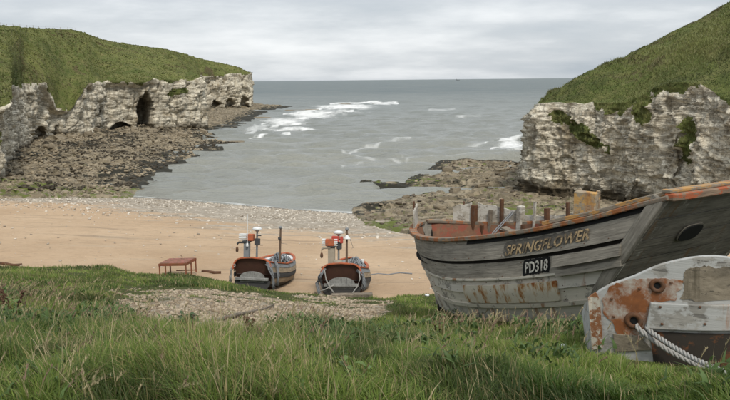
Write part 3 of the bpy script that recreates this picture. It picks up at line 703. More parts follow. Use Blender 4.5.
def build_foreshore():
    xs = np.arange(-84, -20, .42); ys = np.concatenate([np.arange(78, 215, .42), np.arange(215, 400, .8)])
    X, Y = np.meshgrid(xs, ys); Z, d, c = zleft(X, Y)
    me = mk(np.stack([X, Y, Z], -1).reshape(-1, 3), gridfaces(len(ys), len(xs)), 'rocky_foreshore')
    attr(me, 'weed', np.clip(.62-np.abs(d-1)/16, 0, 1)*np.clip((Y-88)/10, 0, 1)+.32*np.exp(-((d-24)/7)**2)+.20); attr(me, 'algae', np.where(Y < 92, .55, .12))
    tag(obj('rocky_foreshore', me, MAT['rock']), kind='structure')
    xs = np.arange(-4, 36, .22); ys = np.arange(50, 128, .25)
    X, Y = np.meshgrid(xs, ys); Z, d, db = zright(X, Y)
    me = mk(np.stack([X, Y, Z], -1).reshape(-1, 3), gridfaces(len(ys), len(xs)), 'rocky_foreshore')
    px, py = proj(np.stack([X, Y, Z], -1))
    weed = np.clip(.6-np.abs(d)/5, 0, .6)*np.clip((Y-80)/8, 0, 1)+.30+.35*np.exp(-((px-372)/18)**2-((py-207)/6)**2)
    alg = .30+.55*np.exp(-((px-385)/28)**2-((py-226)/7)**2)+.35*np.exp(-((px-425)/22)**2-((py-180)/4)**2)+.35*np.exp(-((px-520)/40)**2-((py-208)/7)**2)
    attr(me, 'weed', weed); attr(me, 'algae', alg)
    tag(obj('rocky_foreshore', me, MAT['rock']), kind='structure')
    r = np.random.default_rng(31)
    def field(n, xr, yr, fn, ok, smin, smax, flat, name, label, seed, tintfn):
        X = r.uniform(*xr, n); Y = r.uniform(*yr, n); o = fn(X, Y); k = ok(X, Y, o); X, Y, Z = X[k], Y[k], o[0][k]
        sz = smin+(smax-smin)*r.random(len(X))**2.5
        v, f, t = scatter_stones(np.stack([X, Y, Z+sz*flat*.25], -1), sz, flat, tintfn(X, Y), seed)
        me = mk(v, f, name); cattr(me, 'tint', t); tag(obj(name, me, MAT['pebble']), label, 'stones', kind='stuff')
    def tl(X, Y):
        n = len(X); q = r.random(n)[:, None]; t = np.array((.15, .12, .08))*(1-q)+np.array((.38, .315, .22))*q
        dk = fbm(X/6, Y/5, 0, 4, 64) > .10; t[dk] = t[dk]*.25; return t
    field(16000, (-66, -26), (84, 200), zleft, lambda X, Y, o: inside(X, Y, LPOLY) & (o[1] > .5), .09, .40, .5, 'foreshore_stones', 'tan and dark weedy stones strewn below the left chalk cliff', 5, tl)
    field(3200, (-2, 27), (58, 124), zright, lambda X, Y, o: inside(X, Y, RPOLY) & (o[2] > .3), .07, .34, .3, 'foreshore_stones', 'flat brown stones strewn over the right hand rock shelf', 6,
          lambda X, Y: np.where((fbm(X/3, Y/3, 0, 4, 65) > .05)[:, None], .45, 1.0)*(np.array((.13, .10, .068))+r.random(len(X))[:, None]*np.array((.22, .18, .13))))
    # beach pebbles
    def ptint(X, Y):
        q = r.random(len(X))[:, None]; t = np.array((.28, .235, .18))*(1-q)+np.array((.66, .60, .51))*q; return t
    def pf(X, Y): return (zbeach(X, Y),)
    Yw = lambda X: np.interp(X, WLx, WLy)
    field(26000, (-50, 8), (50, 90), pf, lambda X, Y, o: (Y < Yw(X)-.4) & (r.random(len(X)) < np.clip(1.1-(Yw(X)-Y)/22, .03, 1)**1.3) & ~inside(X, Y, RPOLY) & ~inside(X, Y, LPOLY), .04, .17, .5, 'pebbles', 'pale chalk pebbles banked along the waterline of the beach', 7, ptint)
    field(900, (-30, 10), (33, 72), pf, lambda X, Y, o: np.ones(len(X), bool), .02, .10, .5, 'pebbles', 'loose white pebbles scattered over the dry orange sand', 8, ptint)
    n = 60000; X = r.uniform(-11, 3, n); Y = r.uniform(9, 32, n); Z = zbank(X, Y); g = gravelmask(X, Y, Z); k = r.random(n) < np.clip((g-.35)*2.2, 0, 1); X, Y, Z = X[k], Y[k], Z[k]
    v, f, t = scatter_stones(np.stack([X, Y, Z+.005], -1), .016+.05*r.random(len(X))**3, .6, ptint(X, Y)*np.array((.70, .63, .54)), 9)
    me = mk(v, f, 'gravel'); cattr(me, 'tint', t); tag(obj('gravel', me, MAT['pebble']), 'bare patch of pale gravel between the grass and the beach', 'gravel', kind='stuff')
    # single boulders that can be told apart
    var = []
    for k in range(6):
        v, f = rock_variant(900+k, 2, .5); var.append(mk(v*np.array((1, .8, .62)), f, 'boulder'))
    def boulder(px, py, fn, size, mat, label, group):
        P = onz(px, py, .8)
        P = np.array([P[0], P[1], float(fn(np.array([P[0]]), np.array([P[1]]))[0][0])])
        me = var[r.integers(0, 6)]; o = bpy.data.objects.new('boulder', me.copy() if False else me); 
        if not me.materials: me.materials.append(mat)
        o.location = (P[0], P[1], P[2]+size*.2); o.scale = (size*r.uniform(.8, 1.25), size*r.uniform(.7, 1), size*r.uniform(.6, 1)); o.rotation_euler = (r.normal(0, .15), r.normal(0, .15), r.uniform(0, 6.28))
        link(o); tag(o, label, 'boulder', group)
    for px, py, s in ((60, 143, 1.5), (74, 141, 1.3), (88, 139, 1.6), (98, 136, 1.4), (112, 134, 1.2), (126, 136, 1.5), (135, 134, 1.3), (152, 133, 1.6), (160, 131, 1.2), (176, 131, 1.4), (190, 131, 1.3), (204, 131, 1.5), (40, 147, 1.2), (50, 152, 1.0), (82, 147, 1.1), (104, 143, 1.2), (120, 145, 1.0), (142, 141, 1.2), (164, 140, 1.0), (183, 138, 1.1)):
        boulder(px, py, zleft, s, MAT['stone'], 'tan boulder lying among the rocks below the left chalk cliff', 'boulders below the left cliff')
    for px, py, s in ((448, 168, .9), (468, 172, 1.0), (430, 182, .8), (455, 188, .9), (482, 183, .8), (500, 170, 1.0), (512, 186, .9), (420, 205, .7), (398, 212, .6), (440, 208, .7), (406, 193, .45)):
        boulder(px, py, zright, s, MAT['stone'], 'brown slab of rock lying on the right hand rock shelf', 'slabs on the right rock shelf')
    # reef showing in the surf off the left headland
    for px, py, sx in ((296, 110.5, 5.5), (312, 110, 3.5), (345, 104.2, 4.0), (378, 103.5, 3.5), (236, 142.5, 2.0), (262, 118, 4)):
        P = onz(px, py, 0); o = bpy.data.objects.new('reef_rock', var[r.integers(0, 6)]); o.location = (P[0], P[1], -.1); o.scale = (sx, sx*.8, .8); o.rotation_euler = (0, 0, r.uniform(-.4, .4)); link(o)
        tag(o, 'low dark rock awash in the surf off the left headland', 'rock', 'rocks awash in the surf')
build_foreshore()

# ------------------------------------------------------------------ materials of boats and gear
MAT.update(
    plank=m_wood('grey_plank', (.16, .145, .12), (.37, .34, .285), (.24, .13, .06), .66, dark=(.075, .066, .053)),
    plank_white=m_wood('flaking_white_plank', (.19, .17, .145), (.36, .34, .30), (.30, .13, .045), .58, paint=(.58, .54, .46), pf=.56),
    plank_low=m_wood('pale_lower_plank', (.2, .185, .16), (.42, .40, .355), (.28, .12, .045), .585, paint=(.52, .49, .43), pf=.545),
    panel=m_panel(),
    lining=m_plain('dark_timber', (.03, .027, .023), .95, .4, 5, .1),
    redin=m_rust('red_lining', (.25, .075, .045), (.30, .15, .08), (.07, .045, .035), .44, 3.0),
    rail=m_wood('rusty_rail', (.12, .09, .065), (.36, .31, .24), (.30, .10, .03), .47, paint=(.40, .21, .085), pf=.41, streak=(1, 18, 1)),
    railtan=m_wood('ochre_rail', (.17, .14, .10), (.38, .33, .26), (.32, .13, .04), .55, paint=(.44, .25, .09), pf=.47, streak=(1, 18, 1)),
    redrail=m_wood('red_rail', (.2, .13, .09), (.3, .22, .15), (.12, .08, .05), .62, paint=(.34, .10, .045), pf=.47, streak=(1, 14, 1)),
    transom=m_wood('transom_plank', (.10, .09, .072), (.27, .245, .20), (.16, .10, .055), .58, dark=(.045, .04, .033), paint=(.30, .285, .245), pf=.38),
    whitewood=m_wood('flaking_white_wood', (.3, .26, .2), (.5, .46, .39), (.3, .16, .07), .64, paint=(.52, .49, .43), pf=.49, coord='Object', streak=(3, 3, 12)),
    ochrewood=m_wood('ochre_post', (.24, .19, .13), (.46, .38, .27), (.34, .15, .05), .54, paint=(.5, .30, .11), pf=.46, coord='Object', streak=(3, 3, 10)),
    iron=m_rust('rusty_iron', (.12, .07, .045), (.2, .085, .035), (.035, .025, .02), .45, 6),
    black=m_plain('black_paint_and_shade', (.014, .014, .014), .8, .5, 14, .2),
    letters=m_rust('cream_letters', (.47, .34, .19), (.22, .165, .10), (.07, .058, .045), .49, 9),
    wletters=m_rust('white_letters', (.60, .58, .52), (.28, .26, .22), (.08, .075, .07), .54, 9),
    hullwhite=m_wood('worn_white_hull', (.25, .24, .21), (.44, .42, .38), (.3, .13, .05), .60, paint=(.40, .40, .38), pf=.50, coord='Object', streak=(1, 1, 8)),
    bare=m_wood('bare_patch', (.14, .115, .08), (.34, .29, .215), (.09, .075, .05), .56, coord='Object', streak=(4, 4, 9)),
    rustplate=m_rust('rust_plate', (.43, .40, .345), (.34, .12, .035), (.12, .05, .025), .36, 4.2, soft=.16),
    panelo=m_rust('cream_rusty', (.50, .46, .38), (.33, .12, .04), (.16, .09, .05), .5, 5),
    lowrust=m_rust('void_shade_and_rust', (.04, .033, .026), (.26, .1, .035), (.03, .022, .018), .55, 3.2),  # near-black for the dark void under the stern plank, with rust spots
    rope=m_rope('grey_rope', (.22, .21, .195), (.46, .45, .42)), drope=m_rope('dull_rope', (.12, .125, .13), (.28, .29, .30)),
    orange=m_rust('orange_paint', (.44, .115, .048), (.32, .15, .085), (.16, .075, .05), .5, 4.5, soft=.12),
    redbox=m_plain('red_plastic', (.48, .07, .048), .6, .35), whitep=m_plain('white_plastic', (.72, .73, .72), .4, .12), greym=m_plain('grey_metal', (.22, .23, .235), .55, .3),
    dgrey=m_plain('dark_metal', (.06, .062, .065), .6, .3), brownmast=m_plain('brown_mast', (.13, .085, .055), .7, .3), post=m_plain('pale_post', (.36, .31, .24), .85, .35),
    hullgrey=m_wood('grey_hull', (.10, .105, .105), (.22, .225, .22), (.12, .09, .06), .62, paint=(.20, .21, .215), pf=.52),
    hullblack=m_wood('black_hull', (.03, .03, .03), (.08, .08, .08), (.1, .08, .06), .62), hulltan=m_wood('tan_hull', (.24, .18, .12), (.40, .32, .22), (.16, .1, .06), .62),
    dome=m_wood('grey_board', (.2, .2, .19), (.34, .335, .315), (.24, .2, .15), .64, coord='Object', streak=(16, 3, 3)),
    maroon=m_rust('maroon_board', (.085, .04, .028), (.13, .06, .035), (.03, .02, .016), .5, 4), net=m_rope('grey_net', (.13, .14, .15), (.34, .36, .37)),
    tablerust=m_rust('table_rust', (.26, .085, .045), (.30, .12, .05), (.10, .05, .03), .48, 5), tabletop=m_rust('table_top', (.29, .12, .09), (.26, .125, .075), (.13, .075, .05), .48, 4),
    drift=m_wood('driftwood', (.16, .13, .1), (.30, .25, .19), (.1, .08, .06), .6, coord='Object', streak=(3, 3, 3)), scrap=m_plain('white_scrap', (.75, .77, .8), .5, .1))

# ------------------------------------------------------------------ the wrecked fishing boat on the bank
YAW = .615; BL = 7.3; B0 = 1.62; BM = 1.72; UM = 3.0
AX = np.array([-math.sin(YAW), math.cos(YAW)]); LF = np.array([-AX[1], AX[0]])
BO = aty(670, 196, 10.5)[:2]-LF*B0
def bfun(u):
    u = np.asarray(u, float); t = np.clip((u-UM)/(BL-UM), 0, 1)
    return np.where(u < UM, B0+(BM-B0)*(1-(1-u/UM)**2), BM*np.maximum(1-t**2.4, 0)**.62)
ZC = np.polyfit([0, .6, 1.2, 1.8, 2.4, 3, 3.65, 4.3, 4.9, 5.5, 6.1, 6.7, 7.3], [11.31, 11.08, 10.87, 10.67, 10.48, 10.31, 10.15, 10.01, 9.88, 9.77, 9.70, 9.68, 9.70], 5)
def zr(u): return np.polyval(ZC, u)
SG = [0, .12, .26, .48, .64, .80, .90, 1.0]; SB = [1.0, 1.015, 1.02, 1.0, .965, .90, .80, .35]
def u0(g): return np.interp(g, [0, .25, .5, .8, 1], [0, .33, .68, 1.12, 1.3])
def hull(t, g, off=0.0, sgn=1):
    """t 0..1 stern to bow, g 0..1 rail to keel, off = outward distance"""
    t, g = np.broadcast_arrays(np.asarray(t, float), np.asarray(g, float))
    a = u0(g); b = BL-.55*g; u = a+(b-a)*t
    tt = t*BL
    tt = np.where(t < .5, tt, tt)
    hb = bfun(a*(1-t)+tt*1.0 if False else np.clip(u+(.55*g)*t, 0, BL))*np.interp(g, SG, SB)
    pinch = 1-np.clip((t-.6)/.4, 0, 1)*g*.35
    v = sgn*(hb*pinch+off)
    D = np.interp(u, [0, 2, 5, 7.3], [1.66, 1.62, 1.56, 1.42])
    z = zr(u)-g*D-np.clip(g-.8, 0, 1)*1.7
    P = BO+u[..., None]*AX+v[..., None]*LF
    return np.concatenate([P, z[..., None]], -1), u, g*D
BOATBASE = Vector((BO[0]+AX[0]*3.6, BO[1]+AX[1]*3.6, 8.75))
def tof(u, g): a = u0(g); b = BL-.55*g; return (u-a)/(b-a)
def strake(name, parent, mat, g0, g1, t0, t1, th, off0, off1, sgn=1, nt=44, ng=5, base=None, gfun=None, uconst=False):
    ts = np.linspace(t0, t1, nt); gs = np.linspace(g0, g1, ng); T, G = np.meshgrid(ts, gs, indexing='ij')
    if gfun is not None: G = gfun(T, G)
    if uconst: T = tof(T*BL, G)
    k = (G-g0)/(g1-g0); O = off0+(off1-off0)*k
    A, u, dpt = hull(T, G, O, sgn); B, _, _ = hull(T, G, O-th, sgn)
    V = np.concatenate([A.reshape(-1, 3), B.reshape(-1, 3)]); n = nt*ng
    F = gridfaces(nt, ng); Fb = F[:, ::-1]+n
    rim = []
    bd = [i*ng for i in range(nt)]+[(nt-1)*ng+j for j in range(1, ng)]+[i*ng+ng-1 for i in range(nt-2, -1, -1)]+[j for j in range(ng-2, 0, -1)]
    for a, b in zip(bd, bd[1:]+bd[:1]): rim.append((a, b, b+n, a+n))
    allf = np.concatenate([F, Fb, np.array(rim)[:, ::-1]])
    if sgn > 0: allf = allf[:, ::-1]
    me = mk(V-np.array(base or BOATBASE), allf, name, True); uv = np.stack([u.ravel(), dpt.ravel()], -1); uvset(me, np.concatenate([uv, uv]))
    me.set_sharp_from_angle(angle=math.radians(35)) if hasattr(me, 'set_sharp_from_angle') else None
    return obj(name, me, mat, parent)
def sweep(name, parent, mat, pts, right, up, w, h, base, uvu=None):
    """rectangular bar along pts; right, up are per-point unit vectors"""
    n = len(pts); V = []; uv = []
    L = np.concatenate([[0], np.cumsum(np.linalg.norm(np.diff(pts, axis=0), axis=1))])
    for a, b in ((-1, -1), (1, -1), (1, 1), (-1, 1)): V.append(pts+right*(a*w/2)+up*(b*h/2)); uv.append(np.stack([L, np.full(n, a*.06+b*.11)], -1))
    V = np.stack(V, 1).reshape(-1, 3); uv = np.stack(uv, 1).reshape(-1, 2); F = []
    for i in range(n-1):
        for k in range(4): j = (k+1) % 4; F.append((i*4+k, i*4+j, i*4+4+j, i*4+4+k))
    me = bpy.data.meshes.new(name); me.from_pydata([tuple(q) for q in V-np.array(base)], [], F+[(3, 2, 1, 0), tuple(range((n-1)*4, n*4))]); me.update(); uvset(me, uv)
    o = obj(name, me, mat, parent); bv = o.modifiers.new('bevel', 'BEVEL'); bv.width = min(w, h)*.16; bv.segments = 1; bv.limit_method = 'ANGLE'
    return o
def build_wreck():
    root = empty('fishing_boat', BOATBASE); tag(root, 'large derelict grey wooden fishing boat with peeling name and number on its side', 'boat')
    gl = [(.0, .245, 'plank'), (.285, .475, 'plank'), (.485, .635, 'plank_low'), (.64, .79, 'plank_white'), (.80, 1.0, 'plank_low')]
    for sgn in (1, -1):
        for i, (a, b, m) in enumerate(gl):
            strake('plank', root, MAT[m], a, b, 0, 1, .035, .0, .04 if i < 3 else .02, sgn)
        strake('moulding', root, MAT['plank_white'], .785, .815, 0, .995, .04, .05, .05, sgn, ng=3)
        strake('moulding', root, MAT['plank_white'], .463, .487, .0, .995, .04, .058, .058, sgn, ng=3)
        strake('lining', root, MAT['lining'], .0, .98, .005, .995, .02, -.05, -.05, sgn, ng=16)
        strake('inner_planking', root, MAT['redin'], .0, .34, .03, .99, .02, -.075, -.075, sgn)
        us = np.linspace(-.02, BL-.01, 60); P, _, _ = hull(us/BL, 0*us, .0, sgn)
        nrm = np.gradient(P, axis=0); nrm /= np.linalg.norm(nrm, axis=1)[:, None]; right = np.cross(nrm, np.array([0, 0, 1.])); right /= np.linalg.norm(right, axis=1)[:, None]; up = np.cross(right, nrm)
        wob = .006*vn(us*1.7, sgn, 0, 77)[:, None]
        sweep('rail', root, MAT['rail'], P+up*(.03+wob)+right*(-.02*0), right, up, .17, .075, BOATBASE)
        k = us < 2.25
        if sgn > 0: sweep('rail_cap', root, MAT['railtan'], P[k]+up[k]*(.105+wob[k])-LF_3(.07), right[k], up[k], .15, .07, BOATBASE)
        # corner post of the raked transom
        gs = np.linspace(-.02, .93, 16); Q, _, _ = hull(0*gs+.012, np.maximum(gs, 0), .03, sgn); Q[0, 2] += .03
        dr = np.gradient(Q, axis=0); dr /= np.linalg.norm(dr, axis=1)[:, None]
        rt = np.tile(np.append(AX, 0), (16, 1)); rt -= (np.sum(rt*dr, 1))[:, None]*dr; rt /= np.linalg.norm(rt, axis=1)[:, None]; up2 = np.cross(dr, rt)
        sweep('corner_post', root, MAT['plank'], Q+rt*.05, rt, up2, .2, .10, BOATBASE)
    # transom planks
    ge = [.0, .15, .31, .47, .63, .79, .94]
    for a, b in zip(ge[:-1], ge[1:]):
        gs = np.linspace(a, b-.006, 4); ws = np.linspace(-1, 1, 12); V = []; uv = []
        for d in (0, .05):
            for g in gs:
                l, _, _ = hull(0.0, g, -.03, 1); r_, _, _ = hull(0.0, g, -.03, -1)
                for w in ws:
                    p = l*(1-w)/2+r_*(1+w)/2; p = p+np.append(AX, 0)*(d-.06*(1-w*w)) ; V.append(p); uv.append((w*1.1, g*1.6))
        n = 48; F = [tuple(f) for f in gridfaces(4, 12)[:, ::-1]]+[tuple(f+n) for f in gridfaces(4, 12)]
        bd = [j for j in range(12)]+[i*12+11 for i in range(1, 4)]+[36+j for j in range(10, -1, -1)]+[i*12 for i in (2, 1)]
        F += [(x, y, y+n, x+n) for x, y in zip(bd, bd[1:]+bd[:1])]
        me = mk(np.array(V)-np.array(BOATBASE), F, 'transom_plank'); uvset(me, uv); obj('transom_plank', me, MAT['transom'], root)
    l, _, _ = hull(0.0, 0.0, .05, 1); r_, _, _ = hull(0.0, 0.0, .05, -1); ws = np.linspace(0, 1, 14)[:, None]
    P = l*(1-ws)+r_*ws; P = P-np.append(AX, 0)*(.02+.06*(1-(2*ws-1)**2)); P[:, 2] += .035
    rt = np.tile(np.append(AX, 0), (14, 1)); up = np.tile([0, 0, 1.], (14, 1))
    sweep('transom_rail', root, MAT['redrail'], P, rt, up, .16, .11, BOATBASE)
    P2 = P.copy(); P2[:, 2] += .08; P2 = P2+np.append(AX, 0)*.05
    sweep('transom_cap', root, MAT['railtan'], P2, rt, up, .14, .045, BOATBASE)
    # dark scupper opening with a rim, in the upper transom
    c0, _, _ = hull(0.0, .30, 0, 1); c1, _, _ = hull(0.0, .30, 0, -1); ctr = c0*.66+c1*.34-np.append(AX, 0)*.07
    lat = (c1-c0)/np.linalg.norm(c1-c0); d1, _, _ = hull(0., .42, 0, 1); d0, _, _ = hull(0., .18, 0, 1); dn = np.append(AX*(u0(.42)-u0(.18)), (d1-d0)[2]); dn /= np.linalg.norm(dn)
    nn = np.cross(lat, dn); nn /= np.linalg.norm(nn); nn = nn if nn@np.append(AX, 0) < 0 else -nn
    for nm, s, th, m in (('scupper_rim', 1.12, .015, 'transom'), ('scupper', 1.0, .03, 'black')):
        V = []; q = 28
        for d in (0, th):
            for k in range(q):
                a = 2*math.pi*k/q; cx = math.copysign(abs(math.cos(a))**.6, math.cos(a))*.26*s; cy = math.copysign(abs(math.sin(a))**.7, math.sin(a))*.15*s
                V.append(ctr+lat*cx+dn*cy+nn*d-np.array(BOATBASE))
        F = [tuple(range(q-1, -1, -1)), tuple(range(q, 2*q))]+[(k, (k+1) % q, q+(k+1) % q, q+k) for k in range(q)]
        obj(nm, mk(V, F, nm), MAT[m], root)
    strake('rail_shadow_band', root, MAT['black'], .004, .05, .015, .55, .03, .012, .02, 1, ng=3)  # black strip below the rail, the rail's shadow put into the hull colour
    # doubling planks, patch panel
    tA = tof(1.86, .35)
    for a, b in ((.290, .400), (.435, .50)):
        strake('rubbing_strake', root, MAT['plank'], a, b, (u0(.4)+.12)/BL, (1.88 if a < .3 else 1.84)/BL, .10, .11 if a < .3 else .09, .15 if a < .3 else .115, 1, nt=16, uconst=True)
    strake('patch_panel', root, MAT['panel'],   .545, .765, 1.88/BL, 4.15/BL, .05, .065, .06, 1, nt=130, ng=7,
        gfun=lambda T, G: .655+(G-.655)*(.80+.20*np.sqrt(np.clip(1-(np.clip(np.abs((T-.5*(1.88+4.15)/BL)/(.5*(4.15-1.88)/BL))-.97, 0, 1)/.03)**2, 0, 1))), uconst=True)
    # deck, stem, keel
    us = np.linspace(.5, BL-.25, 30); V = []
    for u in us:
        for s in (1, -1):
            p, _, _ = hull((u)/BL, .0, -.09, s); V.append((p[0], p[1], p[2]-.52))
    obj('deck', mk(np.array(V)-np.array(BOATBASE), [(2*i, 2*i+1, 2*i+3, 2*i+2) for i in range(29)], 'deck'), MAT['lining'], root)
    gs = np.linspace(0, 1, 10); Q, _, _ = hull(1+0*gs, gs, 0, 1); mb = MB().tube([tuple(q) for q in Q+np.append(AX*.02, 0)], .07, 8); mb.build('stem', MAT['plank'], root, off=BOATBASE)
    ts = np.linspace(0, 1, 14); Q, _, _ = hull(ts, 1+0*ts, -.1, 1); Q2, _, _ = hull(ts, 1+0*ts, -.1, -1); Q = (Q+Q2)/2
    sweep('keel', root, MAT['lining'], Q+np.array([0, 0, -.05]), np.tile(np.append(LF, 0), (14, 1)), np.tile([0, 0, 1.], (14, 1)), .16, .18, BOATBASE)
    # name and number, bent to the planking
    def text(body, x0, x1, y0, y1, mat, name, shear=0.0):
        cu = bpy.data.curves.new('lettering', 'FONT'); cu.body = body; cu.size = 1; cu.extrude = .01; cu.shear = shear; cu.resolution_u = 2; cu.space_character = 1.06; cu.offset = .018
        to = bpy.data.objects.new('lettering', cu); COL.objects.link(to); dg = bpy.context.evaluated_depsgraph_get(); me = bpy.data.meshes.new_from_object(to.evaluated_get(dg))
        bpy.data.objects.remove(to); bpy.data.curves.remove(cu)
        n = len(me.vertices); co = np.zeros(n*3); me.vertices.foreach_get('co', co); co = co.reshape(-1, 3)
        fx = (co[:, 0]-co[:, 0].min())/np.ptp(co[:, 0]); fy = (co[:, 1]-co[:, 1].min())/np.ptp(co[:, 1]); fz = (co[:, 2]-co[:, 2].min())/np.ptp(co[:, 2])
        u = x0+(x1-x0)*fx; g = (y0[0]+(y0[1]-y0[0])*fx)*(1-fy)+(y1[0]+(y1[1]-y1[0])*fx)*fy
        P, _, _ = hull(tof(u, g), g, .043+.005*fz, 1); me.vertices.foreach_set('co', (P-np.array(BOATBASE)).ravel()); me.update()
        obj(name, me, mat, root)
    def patch(x0, x1, ga, gb, jag, name, mat):
        ts = np.linspace(0, 1, 34); gs = np.linspace(0, 1, 4); V = []
        for i, t in enumerate(ts):
            for s in gs:
                u = x0+(x1-x0)*t; lo = ga[0]+(ga[1]-ga[0])*t-jag*abs(vn(i*.8, 1.5, 0, 91))*2+(.05 if i in (0, 33) else 0); hi = gb[0]+(gb[1]-gb[0])*t+jag*abs(vn(i*.7, 7.5, 0, 92))*2-(.05 if i in (0, 33) else 0); g = lo+(hi-lo)*s
                P, _, _ = hull(tof(u, g), g, .04*g/.245+.004 if g < .26 else .001+.04*(g-.285)/.19+.005, 1); V.append(P-np.array(BOATBASE))
        obj(name, mk(V, gridfaces(34, 4), name), mat, root)
    patch(3.02, 1.30, (.07, .085), (.21, .175), .022, 'name_ground', MAT['lettershade'])
    text('SPRINGFLOWER', 2.96, 1.24, (.222, .185), (.105, .075), MAT['letters'], 'name_lettering', .25)
    patch(2.58, 2.0, (.295, .292), (.452, .44), .012, 'number_ground', MAT['black'])
    text('PD318', 2.52, 2.03, (.437, .425), (.312, .305), MAT['wletters'], 'number_lettering', .12)
    # white bulwark boards round the bow, far side; posts, rods, block
    def boards(sgn, ua, ub, h0, h1, n, seed):
        r = np.random.default_rng(seed); us = np.linspace(ua, ub, n+1)
        for i in range(n):
            a, b = us[i], us[i+1]; p, _, _ = hull(a/BL, 0., -.02, sgn); q, _, _ = hull(b/BL, 0., -.02, sgn)
            ha = h0+(h1-h0)*(i/n)+r.uniform(-.05, .04); hb = h0+(h1-h0)*((i+1)/n)+r.uniform(-.05, .04); m = (q-p); nv = np.array([m[1], -m[0], 0])/np.hypot(m[0], m[1])*.02
            tops = [(f, ha+(hb-ha)*f+r.uniform(-.03, .03)) for f in (0, .3, .55, .8, 1)]
            poly = [p+np.array([0, 0, .06]), q+np.array([0, 0, .06])]+[p+m*f+np.array([0, 0, .06+hh]) for f, hh in tops[::-1]]
            V = [x+nv-np.array(BOATBASE) for x in poly]+[x-nv-np.array(BOATBASE) for x in poly]; k = len(poly)
            F = [tuple(range(k)), tuple(range(2*k-1, k-1, -1))]+[(x, k+x, k+(x+1) % k, (x+1) % k) for x in range(k)]
            obj('bulwark_board', mk(V, F, 'bulwark_board'), MAT['whitewood'], root)
    boards(-1, 6.95, 6.62, .34, .40, 1, 1); boards(-1, 6.5, 5.6, .46, .28, 2, 2); boards(-1, 5.5, 4.0, .17, .10, 2, 3); boards(1, 7.15, 6.75, .40, .40, 1, 4); boards(-1, 3.9, 2.6, .1, .08, 1, 6)
    def post(u, sgn, w, h, mat, inset=-.06, name='post', z0=-.2):
        p, _, _ = hull(u/BL, 0., inset, sgn); MB().box((p[0], p[1], p[2]+z0+h/2), (w, w*.8, h), Matrix.Rotation(YAW+random.uniform(-.1, .1), 3, 'Z')@Matrix.Rotation(random.uniform(-.06, .06), 3, 'X'), w*.08).build(name, mat, root, off=BOATBASE)
    post(5.55, -1, .15, .62, MAT['whitewood']); post(6.55, -1, .13, .66, MAT['iron']); post(6.05, 1, .04, .9, MAT['iron'], -.02, 'rod', -.1) if False else None
    for u, s, h in ((7.02, 1, .62), (6.8, -1, .52)): p, _, _ = hull(u/BL, 0., .02, s); MB().tube([(p[0], p[1], p[2]-.05), (p[0]+.01, p[1], p[2]+h)], .022, 8).build('rod', MAT['iron'], root, off=BOATBASE)
    p, _, _ = hull(1.5/BL, 0., -.16, 1); R = Matrix.Rotation(YAW+math.pi/2+.15, 3, 'Z')
    MB().box((p[0], p[1], p[2]+.18), (.36, .12, .60), R, .02, ).build('timber_head', MAT['ochrewood'], root, off=BOATBASE)
    for q in (-.16, .16):
        pp = Vector(p)+R@Vector((q, -.08, .2)); MB().box(pp, (.05, .05, .6), R, .01).build('timber_edge', MAT['ochrewood'], root, off=BOATBASE)
    # red bulkhead and frames inside the bow
    for u in (5.2,):
        a, _, _ = hull(u/BL, 0., -.1, 1); b, _, _ = hull(u/BL, 0., -.1, -1); m = b-a; nv = np.append(AX, 0)*.025
        poly = [a+np.array([0, 0, -.5]), b+np.array([0, 0, -.5]), b+np.array([0, 0, -.06]), a+np.array([0, 0, -.2])] if u > 6 else [a+np.array([0, 0, -.5]), b+np.array([0, 0, -.5]), b+np.array([0, 0, -.3]), a+np.array([0, 0, -.32])]
        V = [x+nv-np.array(BOATBASE) for x in poly]+[x-nv-np.array(BOATBASE) for x in poly]
        obj('bulkhead', mk(V, [(0, 1, 2, 3), (7, 6, 5, 4), (0, 4, 5, 1), (1, 5, 6, 2), (2, 6, 7, 3), (3, 7, 4, 0)], 'bulkhead'), MAT['redin'], root)
    for u in np.arange(3.2, 6.8, .45):
        p, _, _ = hull(u/BL, 0., -.12, -1); MB().box((p[0], p[1], p[2]-.25), (.06, .07, .5), Matrix.Rotation(YAW, 3, 'Z'), .008).build('frame', MAT['iron'], root, off=BOATBASE)
    rr = random.Random(12)
    for u, h in ((6.2, .3), (5.95, .55), (5.2, .45), (4.9, .28), (4.4, .36), (3.7, .25)): post(u, -1, rr.uniform(.05, .1), h+.25, rr.choice([MAT['whitewood'], MAT['iron'], MAT['drift']]), -.1)
    for k in range(16):                      # loose boards and rusty gear lying in the hull
        u = rr.uniform(3.2, 6.6); p, _, _ = hull(u/BL, 0., -.1, -1); q, _, _ = hull(u/BL, 0., -.1, 1); f = rr.uniform(.15, .6); c = p*(1-f)+q*f
        MB().box((c[0], c[1], c[2]-.40+.022*k), (rr.uniform(.5, 1.1), rr.uniform(.08, .2), .04), Matrix.Rotation(rr.uniform(0, 3.1), 3, 'Z')@Matrix.Rotation(rr.uniform(-.35, .35), 3, 'Y'), .006).build('loose_board', rr.choice([MAT['whitewood'], MAT['iron'], MAT['drift'], MAT['redin']]), root, off=BOATBASE)
    for i, (a, b) in enumerate(((.0, .245), (.285, .475), (.485, .635), (.64, .79))):      # fastenings
        mb = MB()
        for u in np.arange(.9, 7.0, .43):
            for g in (a+.03, b-.03):
                c, _, _ = hull(tof(u+.01*i, g), g, .042*(g-a)/(b-a)+.002, 1); mb.box(c, (.014, .014, .014), Matrix.Rotation(YAW, 3, 'Z'), .004)
        tag(mb.build('nail_heads', MAT['iron'], root, off=BOATBASE), kind='stuff')
    p, _, _ = hull(5.75/BL, 0., -.05, -1); q, _, _ = hull(5.0/BL, 0., -.3, 1)
